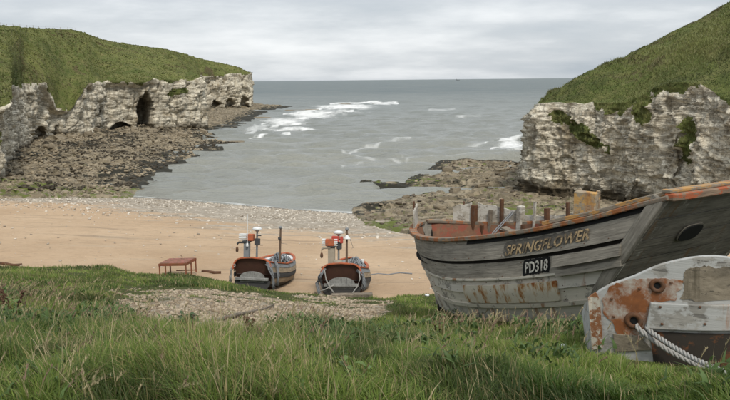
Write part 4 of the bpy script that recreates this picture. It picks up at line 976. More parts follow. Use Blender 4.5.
    for d in (0, .05): MB().tube([(p[0]+d, p[1], p[2]+.3), (p[0]*.7+q[0]*.3+d, p[1]*.7+q[1]*.3, p[2]+.0), (p[0]*.45+q[0]*.55+d, p[1]*.45+q[1]*.55, p[2]-.32)], .012, 6).build('cable', MAT['drope'], root, off=BOATBASE)
def LF_3(k): return np.append(LF*k, 0)
MAT['lettershade'] = m_wood('faded_black_paint', (.06, .055, .048), (.17, .155, .13), (.05, .045, .04), .6, coord='Object', streak=(4, 4, 12))
build_wreck()

# ------------------------------------------------------------------ broken white stern in front of it
A2 = np.array([.225, .974]); R2 = np.array([.974, -.225]); C2 = aty(592, 296, 7.5)
def plane2raw(px, py, d=0.0):
    """photo pixel onto the plane of the stern board -> (lateral, height); d = distance proud of it"""
    dr = ray(px, py); n = np.append(A2, 0); t = ((C2-np.append(A2, 0)*d-CAMP)@n)/(dr@n); P = CAMP+dr*t; return float((P-C2)[:2]@R2), float(P[2])
QC2 = plane2raw(716, 256)[0]*.965
def plane2(px, py, d=0.0):
    q = plane2raw(px, py, d)
    for _ in range(5): q = plane2raw(px, py, d+.26*max(0., 1-((q[0]-QC2)/QC2)**2))
    return q
def world2(q, p, z):
    p = p-.26*max(0., 1-((q-QC2)/QC2)**2)          # the board is bowed outwards
    return np.append(C2[:2]+R2*q+A2*p, z)
def build_stern():
    g0 = float(zbank(np.array([C2[0]+1]), np.array([C2[1]]))[0])-.08
    base = Vector((C2[0]+1.0, C2[1]+.3, g0)); root = empty('boat_stern', base)
    tag(root, 'broken white boat stern with arched top and rust stains in front of the grey boat', 'boat wreck')
    def slab(name, poly, p0, p1, mat, bev=.008):
        bm = bmesh.new(); bm.faces.new([bm.verts.new((q, 0, z)) for q, z in poly]); qs = [q for q, z in poly]
        for c in np.arange(math.floor(min(qs)/.12)*.12, max(qs), .12): bmesh.ops.bisect_plane(bm, geom=bm.verts[:]+bm.edges[:]+bm.faces[:], plane_co=(c, 0, 0), plane_no=(1, 0, 0))
        bm.verts.index_update(); pts2 = [(v.co.x, v.co.z) for v in bm.verts]; n = len(pts2); ff = [[v.index for v in f.verts] for f in bm.faces]; bd = [(e.link_loops[0].vert.index, e.link_loops[0].link_loop_next.vert.index) for e in bm.edges if len(e.link_faces) == 1]; bm.free()
        V = [world2(q, p0, z)-np.array(base) for q, z in pts2]+[world2(q, p1, z)-np.array(base) for q, z in pts2]
        F = [tuple(f) for f in ff]+[tuple(i+n for i in f[::-1]) for f in ff]+[(a, n+a, n+b, b) for a, b in bd]
        o = obj(name, mk(V, F, name), mat, root)
        if bev: b = o.modifiers.new('bevel', 'BEVEL'); b.width = bev; b.segments = 2; b.limit_method = 'ANGLE'
        return o
    arch = [plane2(*q) for q in ((592, 297), (600, 290.5), (612, 284), (635, 276), (648, 270), (660, 265), (675, 261), (690, 258), (704, 256.3), (716, 256))]
    qc = arch[-1][0]; zb = g0-.05
    full = arch+[(2*qc-q, z) for q, z in arch[-2::-1]]
    slab('stern_board', [(arch[0][0], zb)]+full+[(2*qc, zb)], 0, .06, MAT['hullwhite'])
    rj = random.Random(3)
    def P(pts, d, jag=0):
        if jag:
            o = []
            for a, b in zip(pts, pts[1:]+pts[:1]):
                for k in range(5): f = k/5; o.append((a[0]+(b[0]-a[0])*f+rj.uniform(-jag, jag), a[1]+(b[1]-a[1])*f+rj.uniform(-jag, jag)))
            pts = o
        return [plane2(x, y, d) for x, y in pts]
    slab('bare_patch', P([(686, 270), (692, 268), (704, 266), (716, 267.5), (728, 267), (736, 271), (760, 276), (772, 301), (700, 301), (680, 300), (684, 290), (683, 278)], .004, 1.1), -.004, .001, MAT['bare'], 0)
    slab('rust_plate', P([(609, 287), (622, 281.5), (634, 279.5), (648, 279), (660, 278.5), (676, 279.5), (683, 281), (682, 288), (676, 294), (676, 300.5), (651, 302), (648, 316), (645, 331), (634, 338), (620, 340), (612, 322), (604, 315), (602, 300)], .006, .9), -.006, .001, MAT['rustplate'], 0)
    pl = P([(651, 303), (790, 303), (790, 328), (646, 328.5)], .05); slab('plank', pl, -.05, -.007, MAT['hullwhite'])
    pl = P([(650, 331), (790, 331), (790, 375), (655, 375)], .012); slab('lower_slab', pl, -.012, .0005, MAT['lowrust'])  # near-black sheet: dark void under the plank put into colour, with rust spots
    pl = P([(613, 334), (640, 336), (652, 350), (615, 352)], .02); slab('lower_slab', pl, -.02, .0005, MAT['bare'])
    for px, py, r1, r2 in ((657.5, 286, .052, .022), (634, 321, .062, .026)):
        q, z = plane2(px, py, .02); mb = MB(); V = []; F = []; n, m = 20, 8
        for i in range(n):
            for j in range(m):
                a = 2*math.pi*i/n; b = 2*math.pi*j/m; rr = r1+r2*math.cos(b); V.append(Vector(world2(q+rr*math.cos(a), -.012-r2*math.sin(b)*.8, z+rr*math.sin(a))))
        for i in range(n):
            for j in range(m): F.append((i*m+j, ((i+1) % n)*m+j, ((i+1) % n)*m+(j+1) % m, i*m+(j+1) % m))
        mb.add(V, F); mb.build('ring', MAT['iron'], root, True, off=base)
        V = [Vector(world2(q+r1*math.cos(a*.3142), -.010, z+r1*math.sin(a*.3142))) for a in range(20)]; MB().add(V, [tuple(range(20))]).build('hole', MAT['black'], root, off=base)
    # bolt heads
    for px, py in ((612, 300), (640, 290), (672, 284), (614, 318), (660, 307), (700, 307), (662, 324), (705, 324)):
        q, z = plane2(px, py, .05); c = world2(q, -.052 if px > 650 and py > 303 else -.01, z); MB().box(c, (.022, .016, .022), None, .004).build('bolt', MAT['iron'], root, off=base)
    # the two hull sides that run back from the board, and the bottom
    for sgn in (0, 1):
        for k in range(4):
            V = []; n = 7
            for th in (0, .03):
                for i in range(n):
                    f = i/(n-1); p = .065+2.0*f; ht = (arch[0][1]-zb)*(1-.85*f); w = -.1*f
                    for e in (k/4, (k+1)/4-.012):
                        q = -w*(.6+.4*e)*.5-.02*(3-k)*.0+.0 if sgn == 0 else 2*qc+w*(.6+.4*e)*.5
                        q += (th if sgn == 0 else -th); V.append(Vector(world2(q+(.018*(1-e) if sgn == 0 else -.018*(1-e))*0, p, zb+ht*e)))
            m = 2*n; F = []
            for i in range(n-1): F += [(2*i, 2*i+1, 2*i+3, 2*i+2), (m+2*i, m+2*i+2, m+2*i+3, m+2*i+1), (2*i+1, m+2*i+1, m+2*i+3, 2*i+3), (2*i, 2*i+2, m+2*i+2, m+2*i)]
            F += [(0, m, m+1, 1), (m-2, m-1, 2*m-1, 2*m-2)]
            MB().add(V, F).build('side_plank', MAT['hullwhite'], root, off=base)
    MB().box(Vector(world2(qc, 1.0, zb+.08)), (2*qc-.1, 1.9, .06), Matrix.Rotation(-.227, 3, 'Z'), 0).build('bottom', MAT['lining'], root, off=base)
    # corner edge strip
    slab('corner_strip', P([(588, 298), (596, 292.5), (600, 300), (603, 348), (592, 350)], .03), -.03, .0, MAT['panelo'])
def strand_rope(name, pts, r, label, mat, pitch=.16, cat='rope', parent=None):
    pts = [Vector(p) for p in pts]; dense = []
    for i in range(len(pts)-1):
        p0 = pts[max(i-1, 0)]; p1 = pts[i]; p2 = pts[i+1]; p3 = pts[min(i+2, len(pts)-1)]; n = max(4, int((p2-p1).length/(pitch/7)))
        for k in range(n):
            t = k/n; dense.append(.5*((2*p1)+(p2-p0)*t+(2*p0-5*p1+4*p2-p3)*t*t+(3*p1-p0-3*p2+p3)*t**3))
    dense.append(pts[-1]); L = 0; mb = MB(); st = [[], [], []]
    for i, p in enumerate(dense):
        if i: L += (p-dense[i-1]).length
        d = (dense[min(i+1, len(dense)-1)]-dense[max(i-1, 0)]).normalized(); a = d.cross(Vector((0, 0, 1))); a = a.normalized() if a.length > .01 else Vector((1, 0, 0)); b = d.cross(a)
        for k in range(3):
            t = L/pitch*2*math.pi+k*2.094; st[k].append(p+(a*math.cos(t)+b*math.sin(t))*r*.58)
    for k in range(3): mb.tube(st[k], r*.5, 6)
    c = Vector(pts[0]); o = mb.build(name, mat, parent, True, off=c if parent is None else None)
    if parent is None: o.location = c; tag(o, label, cat)
    return o
def bankpt(px, py, dz=0.0):
    p = raycast(px, py, zbank, 2.5, 60); return Vector((p[0], p[1], p[2]+dz))
build_stern()
def ropes():
    a = Vector(world2(*(lambda q: (q[0], -.06, q[1]))(plane2(640, 330, .06)))); e = bankpt(697, 368, .03); m = a.lerp(e, .5); m.z -= .03
    strand_rope('mooring_rope', [a+Vector((0, .06, .03)), a, m, e, e+Vector((.35, -.25, -.12))], .027, 'thick twisted grey rope, the left strand hanging from the rusty stern', MAT['rope'])
    a = Vector(world2(*(lambda q: (q[0], -.07, q[1]))(plane2(650, 331, .07)))); e = bankpt(736, 380, .03); m = a.lerp(e, .5); m.z -= .04
    strand_rope('mooring_rope', [a+Vector((0, .06, .03)), a, m, e, e+Vector((.4, -.3, -.1))], .025, 'thick twisted grey rope, the longer right strand running into the grass', MAT['rope'])
ropes()

# ------------------------------------------------------------------ two cobles drawn up on the sand
def beachpt(px, py):
    p = raycast(px, py, zbeach, 20, 100); return Vector(p)
CL = 5.3
def cob_b(y): t = np.clip(y/CL, 0, 1); return np.where(t < .35, .80+.24*np.sin(t/.35*math.pi/2), 1.04*np.maximum(1-((t-.35)/.65)**2.3, 0)**.7)
def cob_h(y): t = y/CL; return 1.30-.22*min(t/.35, 1)+.42*max(0, t-.45)**1.6*1.2
CG = [0, .2, .45, .7, .88, 1.0]; CS = [.96, 1.06, 1.10, 1.02, .80, .30]
def coble(loc, rz, hullmats, label, variant):
    root = empty('coble', loc, rz); root.rotation_euler = (-.15, 0, rz); tag(root, label, 'boat', 'cobles drawn up on the sand')
    ys = np.linspace(0, CL, 26)
    edges = [0, .17, .36, .55, .75, 1.0]
    for sgn in (-1, 1):
        for i, (a, b) in enumerate(zip(edges[:-1], edges[1:])):
            V = []; uv = []; gs = np.linspace(a, b-.012, 3)
            for th in (0, .03):
                for y in ys:
                    for k, g in enumerate(gs):
                        yy = y*(1-.07*g)+.18*g; hb = float(cob_b(y))*np.interp(g, CG, CS)*(1-.3*g*max(0, y/CL-.5)); V.append((sgn*max(hb+.012*k-th, .004), yy, cob_h(y)*(1-g))); uv.append((y, g*1.2))
            n = len(ys)*3; F = [tuple(f) for f in gridfaces(len(ys), 3)]+[tuple(f[::-1]+n) for f in gridfaces(len(ys), 3)]
            m = len(ys); F += [(j*3, j*3+n, j*3+3+n, j*3+3) for j in range(m-1)]+[(j*3+2, j*3+5, j*3+5+n, j*3+2+n) for j in range(m-1)]+[(0, 1, 1+n, n), (1, 2, 2+n, 1+n)]
            if sgn < 0: F = [f[::-1] for f in F]
            me = mk(V, F, 'plank', True); uvset(me, uv); me.set_sharp_from_angle(angle=.6); obj('plank', me, hullmats[i], root)
        P = np.array([(sgn*(float(cob_b(y))*.96-.01), y, cob_h(y)+.02) for y in ys]); d = np.gradient(P, axis=0); d /= np.linalg.norm(d, axis=1)[:, None]; rt = np.cross(d, [0, 0, 1.]); rt /= np.linalg.norm(rt, axis=1)[:, None]
        sweep('gunwale', root, MAT['orange'], P, rt, np.cross(rt, d), .12, .06, (0, 0, 0))
    # horseshoe stern: orange rim, dark raked board, arched grey board, step
    rim = [(-.86, .96), (-.84, 1.12), (-.77, 1.28), (-.65, 1.40), (-.5, 1.45), (0, 1.48), (.5, 1.45), (.65, 1.40), (.77, 1.28), (.84, 1.12), (.86, .96)]
    P = np.array([(x, -.05, z) for x, z in rim]); d = np.gradient(P, axis=0); d /= np.linalg.norm(d, axis=1)[:, None]; rt = np.tile([0, 1., 0], (len(P), 1)); sweep('stern_rim', root, MAT['orange'], P, rt, np.cross(rt, d), .17, .06, (0, 0, 0))
    def plate(name, pts, y0, y1, mat, rake=0.0):
        n = len(pts); V = [(x, y0+rake*(1.27-z), z) for x, z in pts]+[(x, y1+rake*(1.27-z), z) for x, z in pts]
        return obj(name, mk(V, [tuple(range(n)), tuple(range(2*n-1, n-1, -1))]+[(i, n+i, n+(i+1) % n, (i+1) % n) for i in range(n)], name), mat, root)
    plate('transom', [(-.84, .1), (.84, .1)]+[(x*.985, z-.01) for x, z in rim[::-1]], .04, .08, MAT['maroon'], .42)
    arch = [(.56*math.cos(a)*1.0, .62+.26*math.sin(a)) for a in np.linspace(0, math.pi, 17)]
    plate('arched_board', [(-.56, .40), (.56, .40)]+arch, -.02, .04, MAT['dome'])
    for x in np.linspace(-.45, .45, 5):
        h = .62+.26*math.sqrt(max(0, 1-(x/.56)**2)); MB().box((x, -.024, (.46+h)/2), (.012, .006, h-.5)).build('board_seam', MAT['dgrey'], root)
    MB().box((0, -.06, .55), (1.5, .16, .13), None, .02).build('step', MAT['dome'], root)
    plate('lower_transom', [(-.62, .06), (.62, .06), (.80, .30), (.82, .48), (-.82, .48), (-.80, .30)], .0, .05, MAT['hullblack'])
    # inside
    V = [(s*float(cob_b(y))*.93, y, .72+.02*y) for y in ys[1:-2] for s in (-1, 1)]; obj('deck', mk(V, [(2*i, 2*i+1, 2*i+3, 2*i+2) for i in range(len(V)//2-1)], 'deck'), MAT['dome'], root)
    for y in (2.0, 3.4): MB().box((0, y, 1.02), (1.85, .24, .05), None, .01).build('thwart', MAT['post'], root)
    V = [(s*float(cob_b(y))*.9, y, cob_h(y)-.03) for y in ys[17:-1] for s in (-1, 1)]; obj('foredeck', mk(V, [(2*i, 2*i+1, 2*i+3, 2*i+2) for i in range(len(V)//2-1)], 'foredeck'), MAT['whitep'] if variant == 0 else MAT['dome'], root)
    # pot hauler, radar, masts
    cx = -.55 if variant == 0 else -.52; y0 = .75
    col = MB().box((cx+.02, y0, 1.55), (.24 if variant == 0 else .3, .22, 1.1), None, .03).build('hauler_column', MAT['greym'] if variant == 0 else MAT['post'], root)
    MB().box((cx+.02, y0-.02, 2.13), (.34, .3, .06), None, .015).build('hauler_plate', MAT['dgrey'], root)
    ox = cx+.22 if variant == 0 else cx-.05; wx = cx-.1 if variant == 0 else cx-.05
    MB().box((ox, y0-.06, 2.31), (.27 if variant == 0 else .36, .26, .32), None, .03).build('hauler_box', MAT['orange'], root)
    for k in range(4):
        if variant == 0: MB().box((wx-.05, y0, 2.19+.085*k), (.34, .34, .045), None, .018).build('drum_ring', MAT['whitep'], root)
        else:
            for s in (-1, 1): MB().box((wx+s*.27, y0, 2.19+.085*k), (.16, .3, .045), None, .018).build('drum_ring', MAT['whitep'], root)
    arm = MB().tube([(cx-.02, y0-.1, 2.08), (cx-.32, y0-.12, 2.08), (cx-.40, y0-.12, 2.0)], .045, 8).build('hauler_arm', MAT['dgrey'] if variant == 0 else MAT['post'], root)
    MB().tube([(cx-.40, y0-.12, 2.02), (cx-.40, y0-.12, 1.86)], .012, 6).build('hook_line', MAT['dgrey'], arm)
    MB().lathe([(.02, -.14), (.06, -.1), (.065, .0), (.04, .08), (.015, .1)], (cx-.40, y0-.12, 1.78), 10).build('hook', MAT['iron'], arm, True)
    rx = -.10 if variant == 0 else -.2; rz_ = 2.62 if variant == 0 else 2.66
    rp = MB().tube([(rx, y0+.1, .75), (rx, y0+.1, rz_)], [.05, .04], 10).build('radar_pole', MAT['greym'], root)
    MB().lathe([(.06, -.06), (.10, .0), (.20, .02), (.215, .06), (.205, .10), (.15, .145), (.06, .165), (.01, .168)], (rx, y0+.1, rz_), 20).build('radar_dome', MAT['whitep'], rp, True)
    MB().box((rx+.03, y0+.06, rz_-.5), (.22, .16, .3), None, .02).build('radar_bracket', MAT['dgrey'], rp)
    MB().box((rx+.13, y0+.04, rz_-.22), (.16, .05, .05), None, .01).build('bracket_arm', MAT['dgrey'], rp)
    if variant == 1:
        MB().box((-.32, y0-.02, 2.46), (.34, .22, .26), Matrix.Rotation(.1, 3, 'Y'), .03).build('red_locker', MAT['redbox'], root); MB().box((-.06, y0, 2.42), (.12, .16, .3), None, .02).build('red_locker', MAT['redbox'], root)
        MB().lathe([(.17, 0), (.2, .02), (.2, .26), (.17, .31), (.15, .31)], (-.2, .55, 1.24), 16).build('tub', MAT['post'], root, True)
    else:
        MB().tube([(cx+.1, y0-.2, 1.9), (cx+.1, y0-.2, 3.35)], [.016, .01], 6).build('aerial', MAT['whitep'], root)
        MB().lathe([(.05, -.06), (.06, .0), (.03, .12)], (cx+.1, y0-.2, 1.95), 10).build('aerial_base', MAT['whitep'], root, True)
    mx = .92 if variant == 0 else .14; my = 1.4 if variant == 0 else .9
    if variant == 0: mx = .80
    top = 2.72 if variant == 0 else 2.85
    ms = MB().tube([(mx, my, .75), (mx+.02, my, top)], [.055, .04], 10).build('mast', MAT['brownmast'], root)
    MB().lathe([(.05, 0), (.085, .02), (.07, .09), (.03, .12)], (mx+.02, my, top-.02), 12).build('mast_lamp', MAT['greym'], ms, True)
    if variant == 1: MB().lathe([(.17, 0), (.15, .03), (.05, .16), (.03, .2)], (mx+.02, my, top-.4), 14).build('lamp_shade', MAT['whitep'], ms, True)
    else: MB().box((mx, my-.06, top-.45), (.12, .12, .12), None, .02).build('mast_block', MAT['dgrey'], ms)
    MB().tube([(mx+.02, my, top-.05), (.25, 3.4, 1.9), (.05, CL-.2, 1.75)], .008, 5).build('stay', MAT['drope'], root)
    return root
PB = beachpt(341.5, 297); PA = beachpt(252, 290.5)
hA = [MAT['hullgrey'], MAT['hulltan'], MAT['hullblack'], MAT['hulltan'], MAT['hullblack']]; hB = [MAT['hullgrey'], MAT['hulltan'], MAT['hullblack'], MAT['hullgrey'], MAT['hullblack']]
CA = coble(PA+Vector((0, 0, -.04)), -.19, hA, 'left beached coble with tall thin white aerial and grey pot hauler', 0)
CB = coble(PB+Vector((0, 0, -.04)), -.06, hB, 'right beached coble with red locker box under its white radar dome', 1)
def cw(root, x, y, z):
    bpy.context.view_layer.update(); return root.matrix_world @ Vector((x, y, z))
def hank(root, pts, n, spread, r, label, mat, seed, name='rope_hank'):
    rr = random.Random(seed); mb = MB()
    for k in range(n):
        mb.tube([cw(root, *(c+rr.uniform(-spread, spread) for c in p)) for p in pts], r, 5)
    c = cw(root, *pts[0]); o = mb.build(name, mat, None, True, off=c); o.location = c; tag(o, label, 'rope', 'ropes on the cobles'); return o
bpy.context.view_layer.update()
hank(CA, [(.70, -.1, 1.26), (.86, -.12, 1.05), (.96, -.1, .7), (.98, -.05, .35), (1.0, 0, .15)], 12, .07, .022, 'bundle of grey rope hanging on the starboard quarter of the left coble', MAT['drope'], 1)
hank(CA, [(.9, .3, 1.32), (1.08, .2, 1.1), (1.14, .15, .7), (1.1, .15, .3)], 9, .06, .022, 'second grey rope bundle hanging just forward on the left coble', MAT['drope'], 2)
hank(CA, [(-.78, -.08, 1.15), (-.92, -.1, .95), (-.97, -.1, .65), (-.98, -.1, .4)], 7, .05, .024, 'pale rope loop on the port quarter of the left coble', MAT['rope'], 3)
hank(CB, [(-.72, -.1, 1.2), (-.92, -.12, .95), (-1.02, -.12, .6), (-.95, -.12, .25), (-.8, -.1, .1)], 12, .07, .022, 'dark rope bundle on the port quarter of the right coble', MAT['drope'], 4)
hank(CB, [(.72, -.1, 1.2), (.9, -.12, 1.0), (.98, -.12, .7), (.96, -.12, .4)], 10, .07, .022, 'dark rope bundle on the starboard quarter of the right coble', MAT['drope'], 5)
hank(CB, [(.74, -.2, 1.2), (.80, -.22, .85), (.70, -.24, .5), (.45, -.26, .2), (.1, -.3, .08), (-.1, -.35, .04)], 2, .015, .022, 'pale slack rope looping down from the right corner of the right coble', MAT['rope'], 6)
hank(CB, [(-.70, -.2, 1.2), (-.62, -.22, .8), (-.45, -.24, .45), (-.25, -.26, .22)], 2, .02, .02, 'pale slack rope looping across the left corner of the right coble', MAT['rope'], 7)
hank(CB, [(-.95, -.15, .3), (-.7, -.2, .38), (-.45, -.2, .5), (-.3, -.2, .55)], 2, .02, .02, 'short pale rope crossing the lower stern of the right coble', MAT['rope'], 8)
def netpile(root, c, rad, label, seed):
    rr = random.Random(seed); mb = MB()
    for k in range(46):
        a = rr.uniform(0, 6.28); q = rr.random()**.5; x = c[0]+rad*q*math.cos(a); y = c[1]+rad*1.4*q*math.sin(a); h = (1-q*q)*.42+.06; n = 7; a2 = rr.uniform(0, 3.14); l = .3
        mb.tube([cw(root, x+l*(t/(n-1)-.5)*math.cos(a2), y+l*(t/(n-1)-.5)*math.sin(a2), c[2]+h*math.sin(math.pi*t/(n-1))*rr.uniform(.8, 1.1)) for t in range(n)], .03, 5)
    p = cw(root, *c); o = mb.build('net_pile', MAT['net'], None, True, off=p); o.location = p; tag(o, label, 'net')
netpile(CA, (.45, 2.7, 1.06), .5, 'heap of grey netting in the left coble beside its mast', 3)
netpile(CB, (.4, 2.6, 1.06), .4, 'small heap of grey netting in the right coble', 4)
def box_tub(root, c, label, mat):
    p = cw(root, *c); R = root.matrix_world.to_3x3(); e = empty('fish_box', p); e.rotation_euler = root.rotation_euler; tag(e, label, 'box')
    MB().box((0, 0, .02), (.62, .4, .04), None, .01).build('bottom', mat, e)
    for x, y, a, b in ((0, .2, .62, .03), (0, -.2, .62, .03), (.31, 0, .03, .37), (-.31, 0, .03, .37)): MB().box((x, y, .15), (a, b, .25), None, .008).build('side', mat, e)
box_tub(CA, (.35, 3.9, .85), 'white fish box forward of the netting in the left coble', MAT['whitep']); box_tub(CB, (.42, 3.55, 1.06), 'white fish box forward in the right coble', MAT['whitep'])
# timber baulk below the right coble, and line from it along the sand
p0 = cw(CB, -.35, -.7, 0); p1 = cw(CB, 1.35, -.55, .0)
o = MB().box(Vector((0, 0, 0)), ((p1-p0).length, .3, .24), None, .02).build('timber_baulk', MAT['drift']); o.location = (p0+p1)/2+Vector((0, 0, .16)); o.rotation_euler = (0, 0, math.atan2((p1-p0).y, (p1-p0).x)); tag(o, 'grey timber baulk lying under the stern of the right coble', 'timber')
def ground_line(name, pix, r, label, mat, cat, fn=zbeach, dz=.02):
    pts = []
    for x, y in pix: q = raycast(x, y, fn, 8, 100); pts.append(Vector((q[0], q[1], q[2]+dz)))
    c = pts[0]; o = MB().tube(pts, r, 8).build(name, mat, None, True, off=c); o.location = c; tag(o, label, cat); return o
ground_line('beach_rope', [(368, 275.5), (378, 274), (388, 275), (400, 273), (412, 274)], .035, 'dark rope lying on the sand from the right coble towards the grey boat', MAT['drope'], 'rope')
ground_line('driftwood', [(-6, 263.5), (6, 264), (14, 265.5), (22, 265)], .07, 'dark driftwood stick on the sand at the left edge', MAT['iron'], 'driftwood')
ground_line('driftwood', [(202, 271.5), (208, 272), (215, 273), (221, 273)], .08, 'dark broken timber on the sand between rusty table and left coble', MAT['iron'], 'driftwood')
ground_line('driftwood', [(196, 331.5), (207, 327), (222, 322), (236, 317.5), (252, 314), (264, 311), (274, 306.5)], [.045, .05, .045, .04, .035, .03, .02], 'long bent driftwood branch lying across the gravel patch', MAT['drift'], 'driftwood', zbank, .05)
# rusty table
def table():
    b = beachpt(174, 277); root = empty('work_table', b, .06); tag(root, 'rusty orange metal work table standing on the sand', 'table')
    w, d, h, sk = 1.22, 1.0, .70, .3
    def pt(x, y): return (x*w/2+sk*(y+1)/2, y*d/2+.3)
    for x, y in ((-1, -1), (1, -1), (1, 1), (-1, 1), (-.55, -1), (.98, .1)):
        X, Y = pt(x, y); MB().box((X, Y, h/2), (.055, .055, h), None, .006).build('leg', MAT['tablerust'], root)
    n = 7
    for i in range(n):
        y = -1+2*(i+.5)/n; X, Y = pt(0, y); MB().box((X, Y, h+.018+.004*(i % 2)), (w+.02, d/n-.012, .03), None, .004).build('top_slat', MAT['tabletop'], root)
    for a, c in (((-1, -1), (1, -1)), ((1, -1), (1, 1)), ((1, 1), (-1, 1)), ((-1, 1), (-1, -1))):
        A, B = Vector((*pt(*a), h-.05)), Vector((*pt(*c), h-.05)); MB().box((A+B)/2+Vector((0, 0, -.0)), ((B-A).length+.08, .05, .12), Matrix.Rotation(math.atan2((B-A).y, (B-A).x), 3, 'Z'), .006).build('frame_rail', MAT['tablerust'], root)
    for y in (-1, 1): X, Y = pt(.2, y); MB().box((X, Y, .12), (w*.75, .04, .05), None, .006).build('stretcher', MAT['tablerust'], root)
    X, Y = pt(.1, .6); MB().tube([(X, Y, h+.03), (X+.02, Y, h+.14), (X-.05, Y, h+.2)], .015, 6).build('hook', MAT['iron'], root)
table()
# fence along the left skyline, ship on the horizon
def fence():
    pts = []
    V = LH['V']; crest = V[LH['nface']+82]; px, py = proj(crest)
    root = empty('wire_fence', crest[np.argmin(np.abs(px-25))]); tag(root, 'thin post and wire fence along the top of the left headland', 'fence'); base = np.array(root.location)
    for x in (-8, 1, 7, 13, 20, 27, 33, 39, 46, 53, 60, 68, 76):
        p = crest[np.argmin(np.abs(px-x))]; pts.append(p); MB().box((0, 0, .25), (.06, .06, .8), None, .01).build('post', MAT['post'], root).location = tuple(p-base)
    for h in (.4, .6): MB().tube([tuple(p-base+np.array([0, 0, h])) for p in pts], .006, 4).build('wire', MAT['dgrey'], root)
fence()
def ship():
    p = onz(458, 79.8, 0); s = 9000/p[1]; P = Vector((p[0]*s, 9000, 0)); root = empty('cargo_ship', P); root.scale = (.6, .6, .6); tag(root, 'tiny dark cargo ship far out on the horizon', 'ship')
    V = [(-32, 0, 0), (30, 0, 0), (35, 0, 8), (-34, 0, 7)]; n = 4; vv = [(x, y*1, z) for y in (-6, 6) for x, _, z in V]
    obj('hull', mk(vv, [(0, 1, 2, 3), (7, 6, 5, 4)]+[(i, 4+i, 4+(i+1) % 4, (i+1) % 4) for i in range(4)], 'hull'), MAT['dgrey'], root)
    MB().box((-24, 0, 14), (12, 10, 14), None, .5).build('bridge', MAT['greym'], root); MB().box((-26, 0, 24), (4, 4, 6), None, .3).build('funnel', MAT['dgrey'], root); MB().tube([(20, 0, 7), (20, 0, 18)], .6, 6).build('mast', MAT['dgrey'], root)
ship()
def scrap(px, py, size, label):
    p = bankpt(px, py, .06); rr = np.random.default_rng(int(px)); v, f = ico(2); v = v*(1+.45*vn(v[:, 0]*2.5, v[:, 1]*2.5, v[:, 2]*2.5, int(px)))[:, None]*np.array((1, .7, .45))*size
    o = obj('plastic_scrap', mk(v, f, 'plastic_scrap'), MAT['scrap']); o.location = p; tag(o, label, 'litter')
scrap(427, 296.5, .09, 'crumpled white plastic scrap in the grass below the grey boat bow'); scrap(563, 351, .045, 'small crumpled white scrap in the grass in front of the boats')

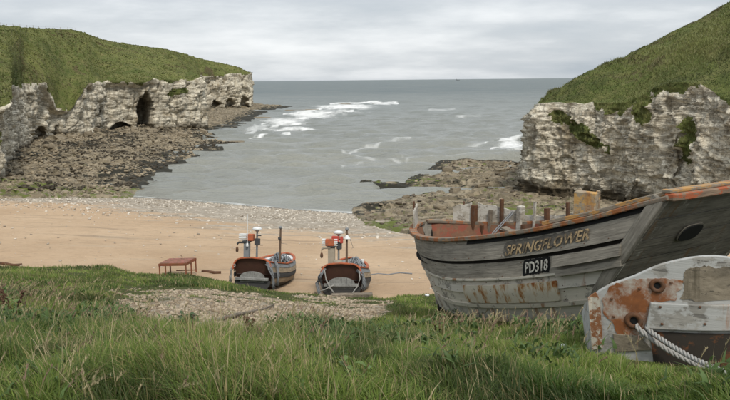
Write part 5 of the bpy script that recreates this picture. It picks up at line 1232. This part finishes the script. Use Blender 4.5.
# ------------------------------------------------------------------ foreground grass, seed heads, weeds
FOOT = [tuple(hull(t, .85, -.05, 1)[0][:2]) for t in np.linspace(0, 1, 14)]+[tuple(hull(t, .85, -.05, -1)[0][:2]) for t in np.linspace(1, 0, 14)]
FOOT2 = [tuple(world2(q, p, 0)[:2]) for q, p in ((-.03, .0), (2.9, .0), (2.9, 2.1), (-.03, 2.1))]
def grass():
    r = np.random.default_rng(77); parts = []; seeds = []
    def pts(n, ylo, yhi):
        Y = np.sqrt(r.uniform(ylo**2, yhi**2, n)); X = Y*r.uniform(-.58, .74, n); return X, Y
    for ylo, yhi, n, wd, nseg in ((4.6, 7.5, 104000, .012, 4), (7.5, 11, 104000, .011, 3), (11, 18, 118000, .015, 3), (18, 29, 95000, .024, 2), (29, 41, 60000, .034, 2)):
        X, Y = pts(n, ylo, yhi); Z = zbank(X, Y)
        k = (Z > zbeach(X, Y)+.03) & ~inside(X, Y, FOOT) & ~inside(X, Y, FOOT2); X, Y, Z = X[k], Y[k], Z[k]
        px, py = proj(np.stack([X, Y, Z], -1)); g = gravelmask(X, Y, Z); dens = np.clip(1-(g-.28)*3.4, .0, 1)
        tuft = fbm(X/.9, Y/.9, 0, 3, 50); dens *= np.where(g > .15, np.clip(.6+1.5*tuft, .05, 1), 1.0); dens = np.maximum(dens, .10*(tuft > .1))
        k = r.random(len(X)) < dens; X, Y, Z, px, py, tuft, g = (a[k] for a in (X, Y, Z, px, py, tuft, g)); n = len(X)
        big = fbm(X/2.4, Y/2.4, 0, 3, 51); left = sst(420, 250, px)
        near = np.clip(1-(Y-5)/7, 0, 1)
        near = np.clip(1-(Y-6)/4, 0, 1); h = (.15+.13*left*near+.04*near)*(1+.7*tuft+.6*big)*r.uniform(.5, 1.3, n)*np.where(g > .12, .5, 1)*np.where((g > .02) & (Y < 12), .8, 1)
        front = ((px > 625) & (py > 322) & (py < 392) & (Y < 7.6)); h[front] *= .42
        tallb = ((px > 430) & (px < 620) & (Y > 8)); h[tallb] *= .8; hug = segdist(X, Y, FOOT, True) < .5; h[hug] *= r.uniform(.4, 1.8, hug.sum())
        h *= np.where(Y > 17, .85, 1)
        clx, cly = np.floor(X/.28), np.floor(Y/.28); az = 6.28*hsh(clx, cly, 3, 5)*.55+r.normal(0, .9, n)+.6
        lean = np.clip(r.beta(2, 2.4, n)*1.25, .08, 1.1)
        cn = np.clip(.5+.9*fbm(X/1.7, Y/1.7, 0, 3, 52)+r.normal(0, .22, n), 0, 1)[:, None]
        lo = np.array((.062, .112, .019)); hi = np.array((.215, .28, .055)); t = lo*(1-cn)+hi*cn
        ye = r.random(n) < .07+.08*(big > .1)+.08*(px < 300); t[ye] = np.array((.36, .30, .135))*r.uniform(.7, 1.2, (ye.sum(), 1))
        dk = np.clip((fbm(X/.8, Y/.8, 0, 3, 53)+.06)/-.2, 0, 1)[:, None]; t = t*(1-.5*dk)
        ww = wd*r.uniform(.6, 1.35, n); br = r.random(n) < .07; ww[br] *= 2.6; h[br] *= .75; t[br] = t[br]*np.array((.75, .85, .8))
        ds = r.random(n) < .011; h[ds] *= 1.7; lean[ds] *= .6; ww[ds] *= .7; t[ds] = np.array((.40, .33, .19))
        parts.append(blades_mesh(np.stack([X, Y, Z-.02], -1), h, ww, lean, az, t, nseg))
    # broad leaves of weeds growing through the grass, in clumps
    X, Y = pts(60000, 4.6, 15); Z = zbank(X, Y); px, py = proj(np.stack([X, Y, Z], -1)); cl = fbm(X/.8, Y/.8, 0, 4, 56)
    w = np.clip((cl-.16)*4, 0, .5)+.8*np.exp(-((px-322)/26)**2-((py-362)/26)**2)+.6*np.exp(-((px-108)/22)**2-((py-326)/10)**2)+.5*np.exp(-((px-188)/14)**2-((py-322)/8)**2)
    k = (r.random(len(X)) < w) & ~inside(X, Y, FOOT) & ~inside(X, Y, FOOT2) & (gravelmask(X, Y, Z) < .35); X, Y, Z = X[k], Y[k], Z[k]; n = len(X); zz = r.uniform(0, .22, n)
    tt = np.array((.075, .12, .035))*(1+r.uniform(-.3, .5, (n, 1))); parts.append(blades_mesh(np.stack([X, Y, Z+zz], -1), r.uniform(.06, .13, n), r.uniform(.025, .05, n), r.uniform(.6, 1.6, n), r.uniform(0, 6.28, n), tt, 3))
    v, f, t = join_blades(parts); me = mk(v, f, 'grass', False); cattr(me, 'tint', t)
    tag(obj('grass', me, MAT['grass']), 'long green and straw coloured grass covering the bank in front', 'grass', kind='stuff')
    # flowering stems with loose pale heads
    X, Y = pts(7500, 4.6, 16); Z = zbank(X, Y); px, py = proj(np.stack([X, Y, Z], -1)); cl = fbm(X/1.6, Y/1.6, 0, 3, 54)
    w = np.where(px < 340, .85, .22)+np.where((px > 400) & (px < 560) & (Y > 7), .75, 0); w = w*np.clip(.35+1.6*cl, 0, 1.2); w = np.where((px > 560) & (py > 340), w*.35, w)
    k = (r.random(len(X)) < w) & ~inside(X, Y, FOOT) & ~inside(X, Y, FOOT2) & (gravelmask(X, Y, Z) < .4); X, Y, Z, px = X[k], Y[k], Z[k], px[k]; n = len(X)
    h = r.uniform(.22, .48, n)*np.where(px > 400, .9, 1); az = r.normal(.4, 1.0, n); lean = r.uniform(.15, .75, n)
    base = np.stack([X, Y, Z], -1); tint = np.tile(np.array((.27, .235, .11)), (n, 1))*r.uniform(.7, 1.15, (n, 1))
    st = [blades_mesh(base, h, np.full(n, .005)+.0005*Y, lean, az, tint, 4)]
    dx, dy = np.cos(az), np.sin(az); hc = np.array((.42, .355, .215))*r.uniform(.75, 1.2, (n, 1)); pk = r.random(n) < .25; hc[pk] = np.array((.30, .20, .15))
    for j in range(26):
        tt = r.uniform(.70, 1.0, n); off = lean*h*tt**2; z = h*(tt-.32*lean*tt**3); b = base+np.stack([dx*off, dy*off, z], -1)
        st.append(blades_mesh(b, r.uniform(.014, .03, n)*(1.6-tt*.9)*1.6, np.full(n, .004)+.0005*Y, r.uniform(.1, .7, n), az+r.normal(0, 1.0, n), hc*r.uniform(.85, 1.15, (n, 1)), 1))
    v, f, t = join_blades(st); me = mk(v, f, 'seed_heads', False); cattr(me, 'tint', t); tag(obj('seed_heads', me, MAT['straw']), 'pale feathery grass seed heads standing above the bank grass', 'grass', kind='stuff')
grass()
MAT['leaf'] = m_plain('dock_leaf', (.11, .165, .045), .55, .45, 9, .3); MAT['dleaf'] = m_plain('dark_leaf', (.06, .095, .035), .55, .45, 9, .3); MAT['stem'] = m_plain('dock_stem', (.13, .09, .045), .8, .4); MAT['seed'] = m_plain('dock_seed', (.11, .06, .035), .9, .5, 20)
def weeds():
    r = random.Random(9); V = []; n = 7
    for i in range(n+1):
        t = i/n; w = .5*math.sin(math.pi*t**.75)*.42*(1-.15*t); zc = .55*t-.75*t*t*t*.6; V += [(-w, t, zc+.35*w), (0, t, zc), (w, t, zc+.35*w)]
    F = [(3*i+a, 3*i+a+1, 3*i+4+a, 3*i+3+a) for i in range(n) for a in (0, 1)]
    leafs = [mk(V, F, 'leaf', True), mk([(x*.55, y, z*1.1) for x, y, z in V], F, 'leaf', True)]; leafs[0].materials.append(MAT['leaf']); leafs[1].materials.append(MAT['dleaf'])
    def plant(px, py, h, nl, ll, kind, label, seedy=False):
        p = bankpt(px, py, -.02); root = empty('weed_plant', p); tag(root, label, 'plant', 'broad leaved weeds in the grass')
        ns = 6 if kind else 3
        for s in range(ns):
            a = r.uniform(0, 6.28); tip = Vector((math.cos(a)*h*.4, math.sin(a)*h*.4, h*r.uniform(.75, 1))); mb = MB().tube([(0, 0, 0), tip*.5+Vector((0, 0, h*.06)), tip], [.012, .009, .004], 6); st = mb.build('stem', MAT['stem'], root, True)
            if seedy:
                m2 = MB()
                for q in range(26):
                    t = r.uniform(.55, 1); c = tip*t; m2.box(c+Vector((r.uniform(-.025, .025), r.uniform(-.025, .025), r.uniform(-.01, .01))), (.02, .02, .024), Matrix.Rotation(r.uniform(0, 3), 3, 'X'))
                m2.build('seed_spike', MAT['seed'], st)
            for q in range(nl):
                t = (q+.2)/nl; o = bpy.data.objects.new('leaf', leafs[kind]); o.location = tip*(t*.92); o.rotation_euler = (r.uniform(-.5, .35), r.uniform(-.3, .3), r.uniform(0, 6.28)); k = ll*(1.15-.55*t)*r.uniform(.75, 1.2); o.scale = (k, k, k); link(o, root)
    plant(312, 352, .42, 12, .15, 1, 'tall dark leafy weed standing in the middle of the foreground grass')
    plant(337, 362, .32, 12, .15, 1, 'shorter dark leafy weed just right of the tallest weed')
    plant(14, 318, .5, 7, .14, 0, 'upright brown seeded dock at the left edge of the grass', True)
    plant(186, 326, .2, 10, .22, 1, 'low dark clump of leaves beside the driftwood branch')
    plant(92, 322, .2, 10, .22, 1, 'low dark clump of leaves left of the gravel patch')
    plant(358, 388, .3, 9, .15, 0, 'green leafy weed at the bottom centre of the grass')
    plant(245, 352, .38, 6, .13, 0, 'seeded dock below the driftwood branch', True)
    plant(690, 352, .35, 6, .1, 0, 'brown seeded weed under the white stern plank', True)
    plant(715, 350, .33, 6, .1, 0, 'right hand seeded weed beneath the white stern plank', True)
    plant(440, 340, .4, 7, .14, 0, 'green leafy weed left of the big boat patch panel')
weeds()
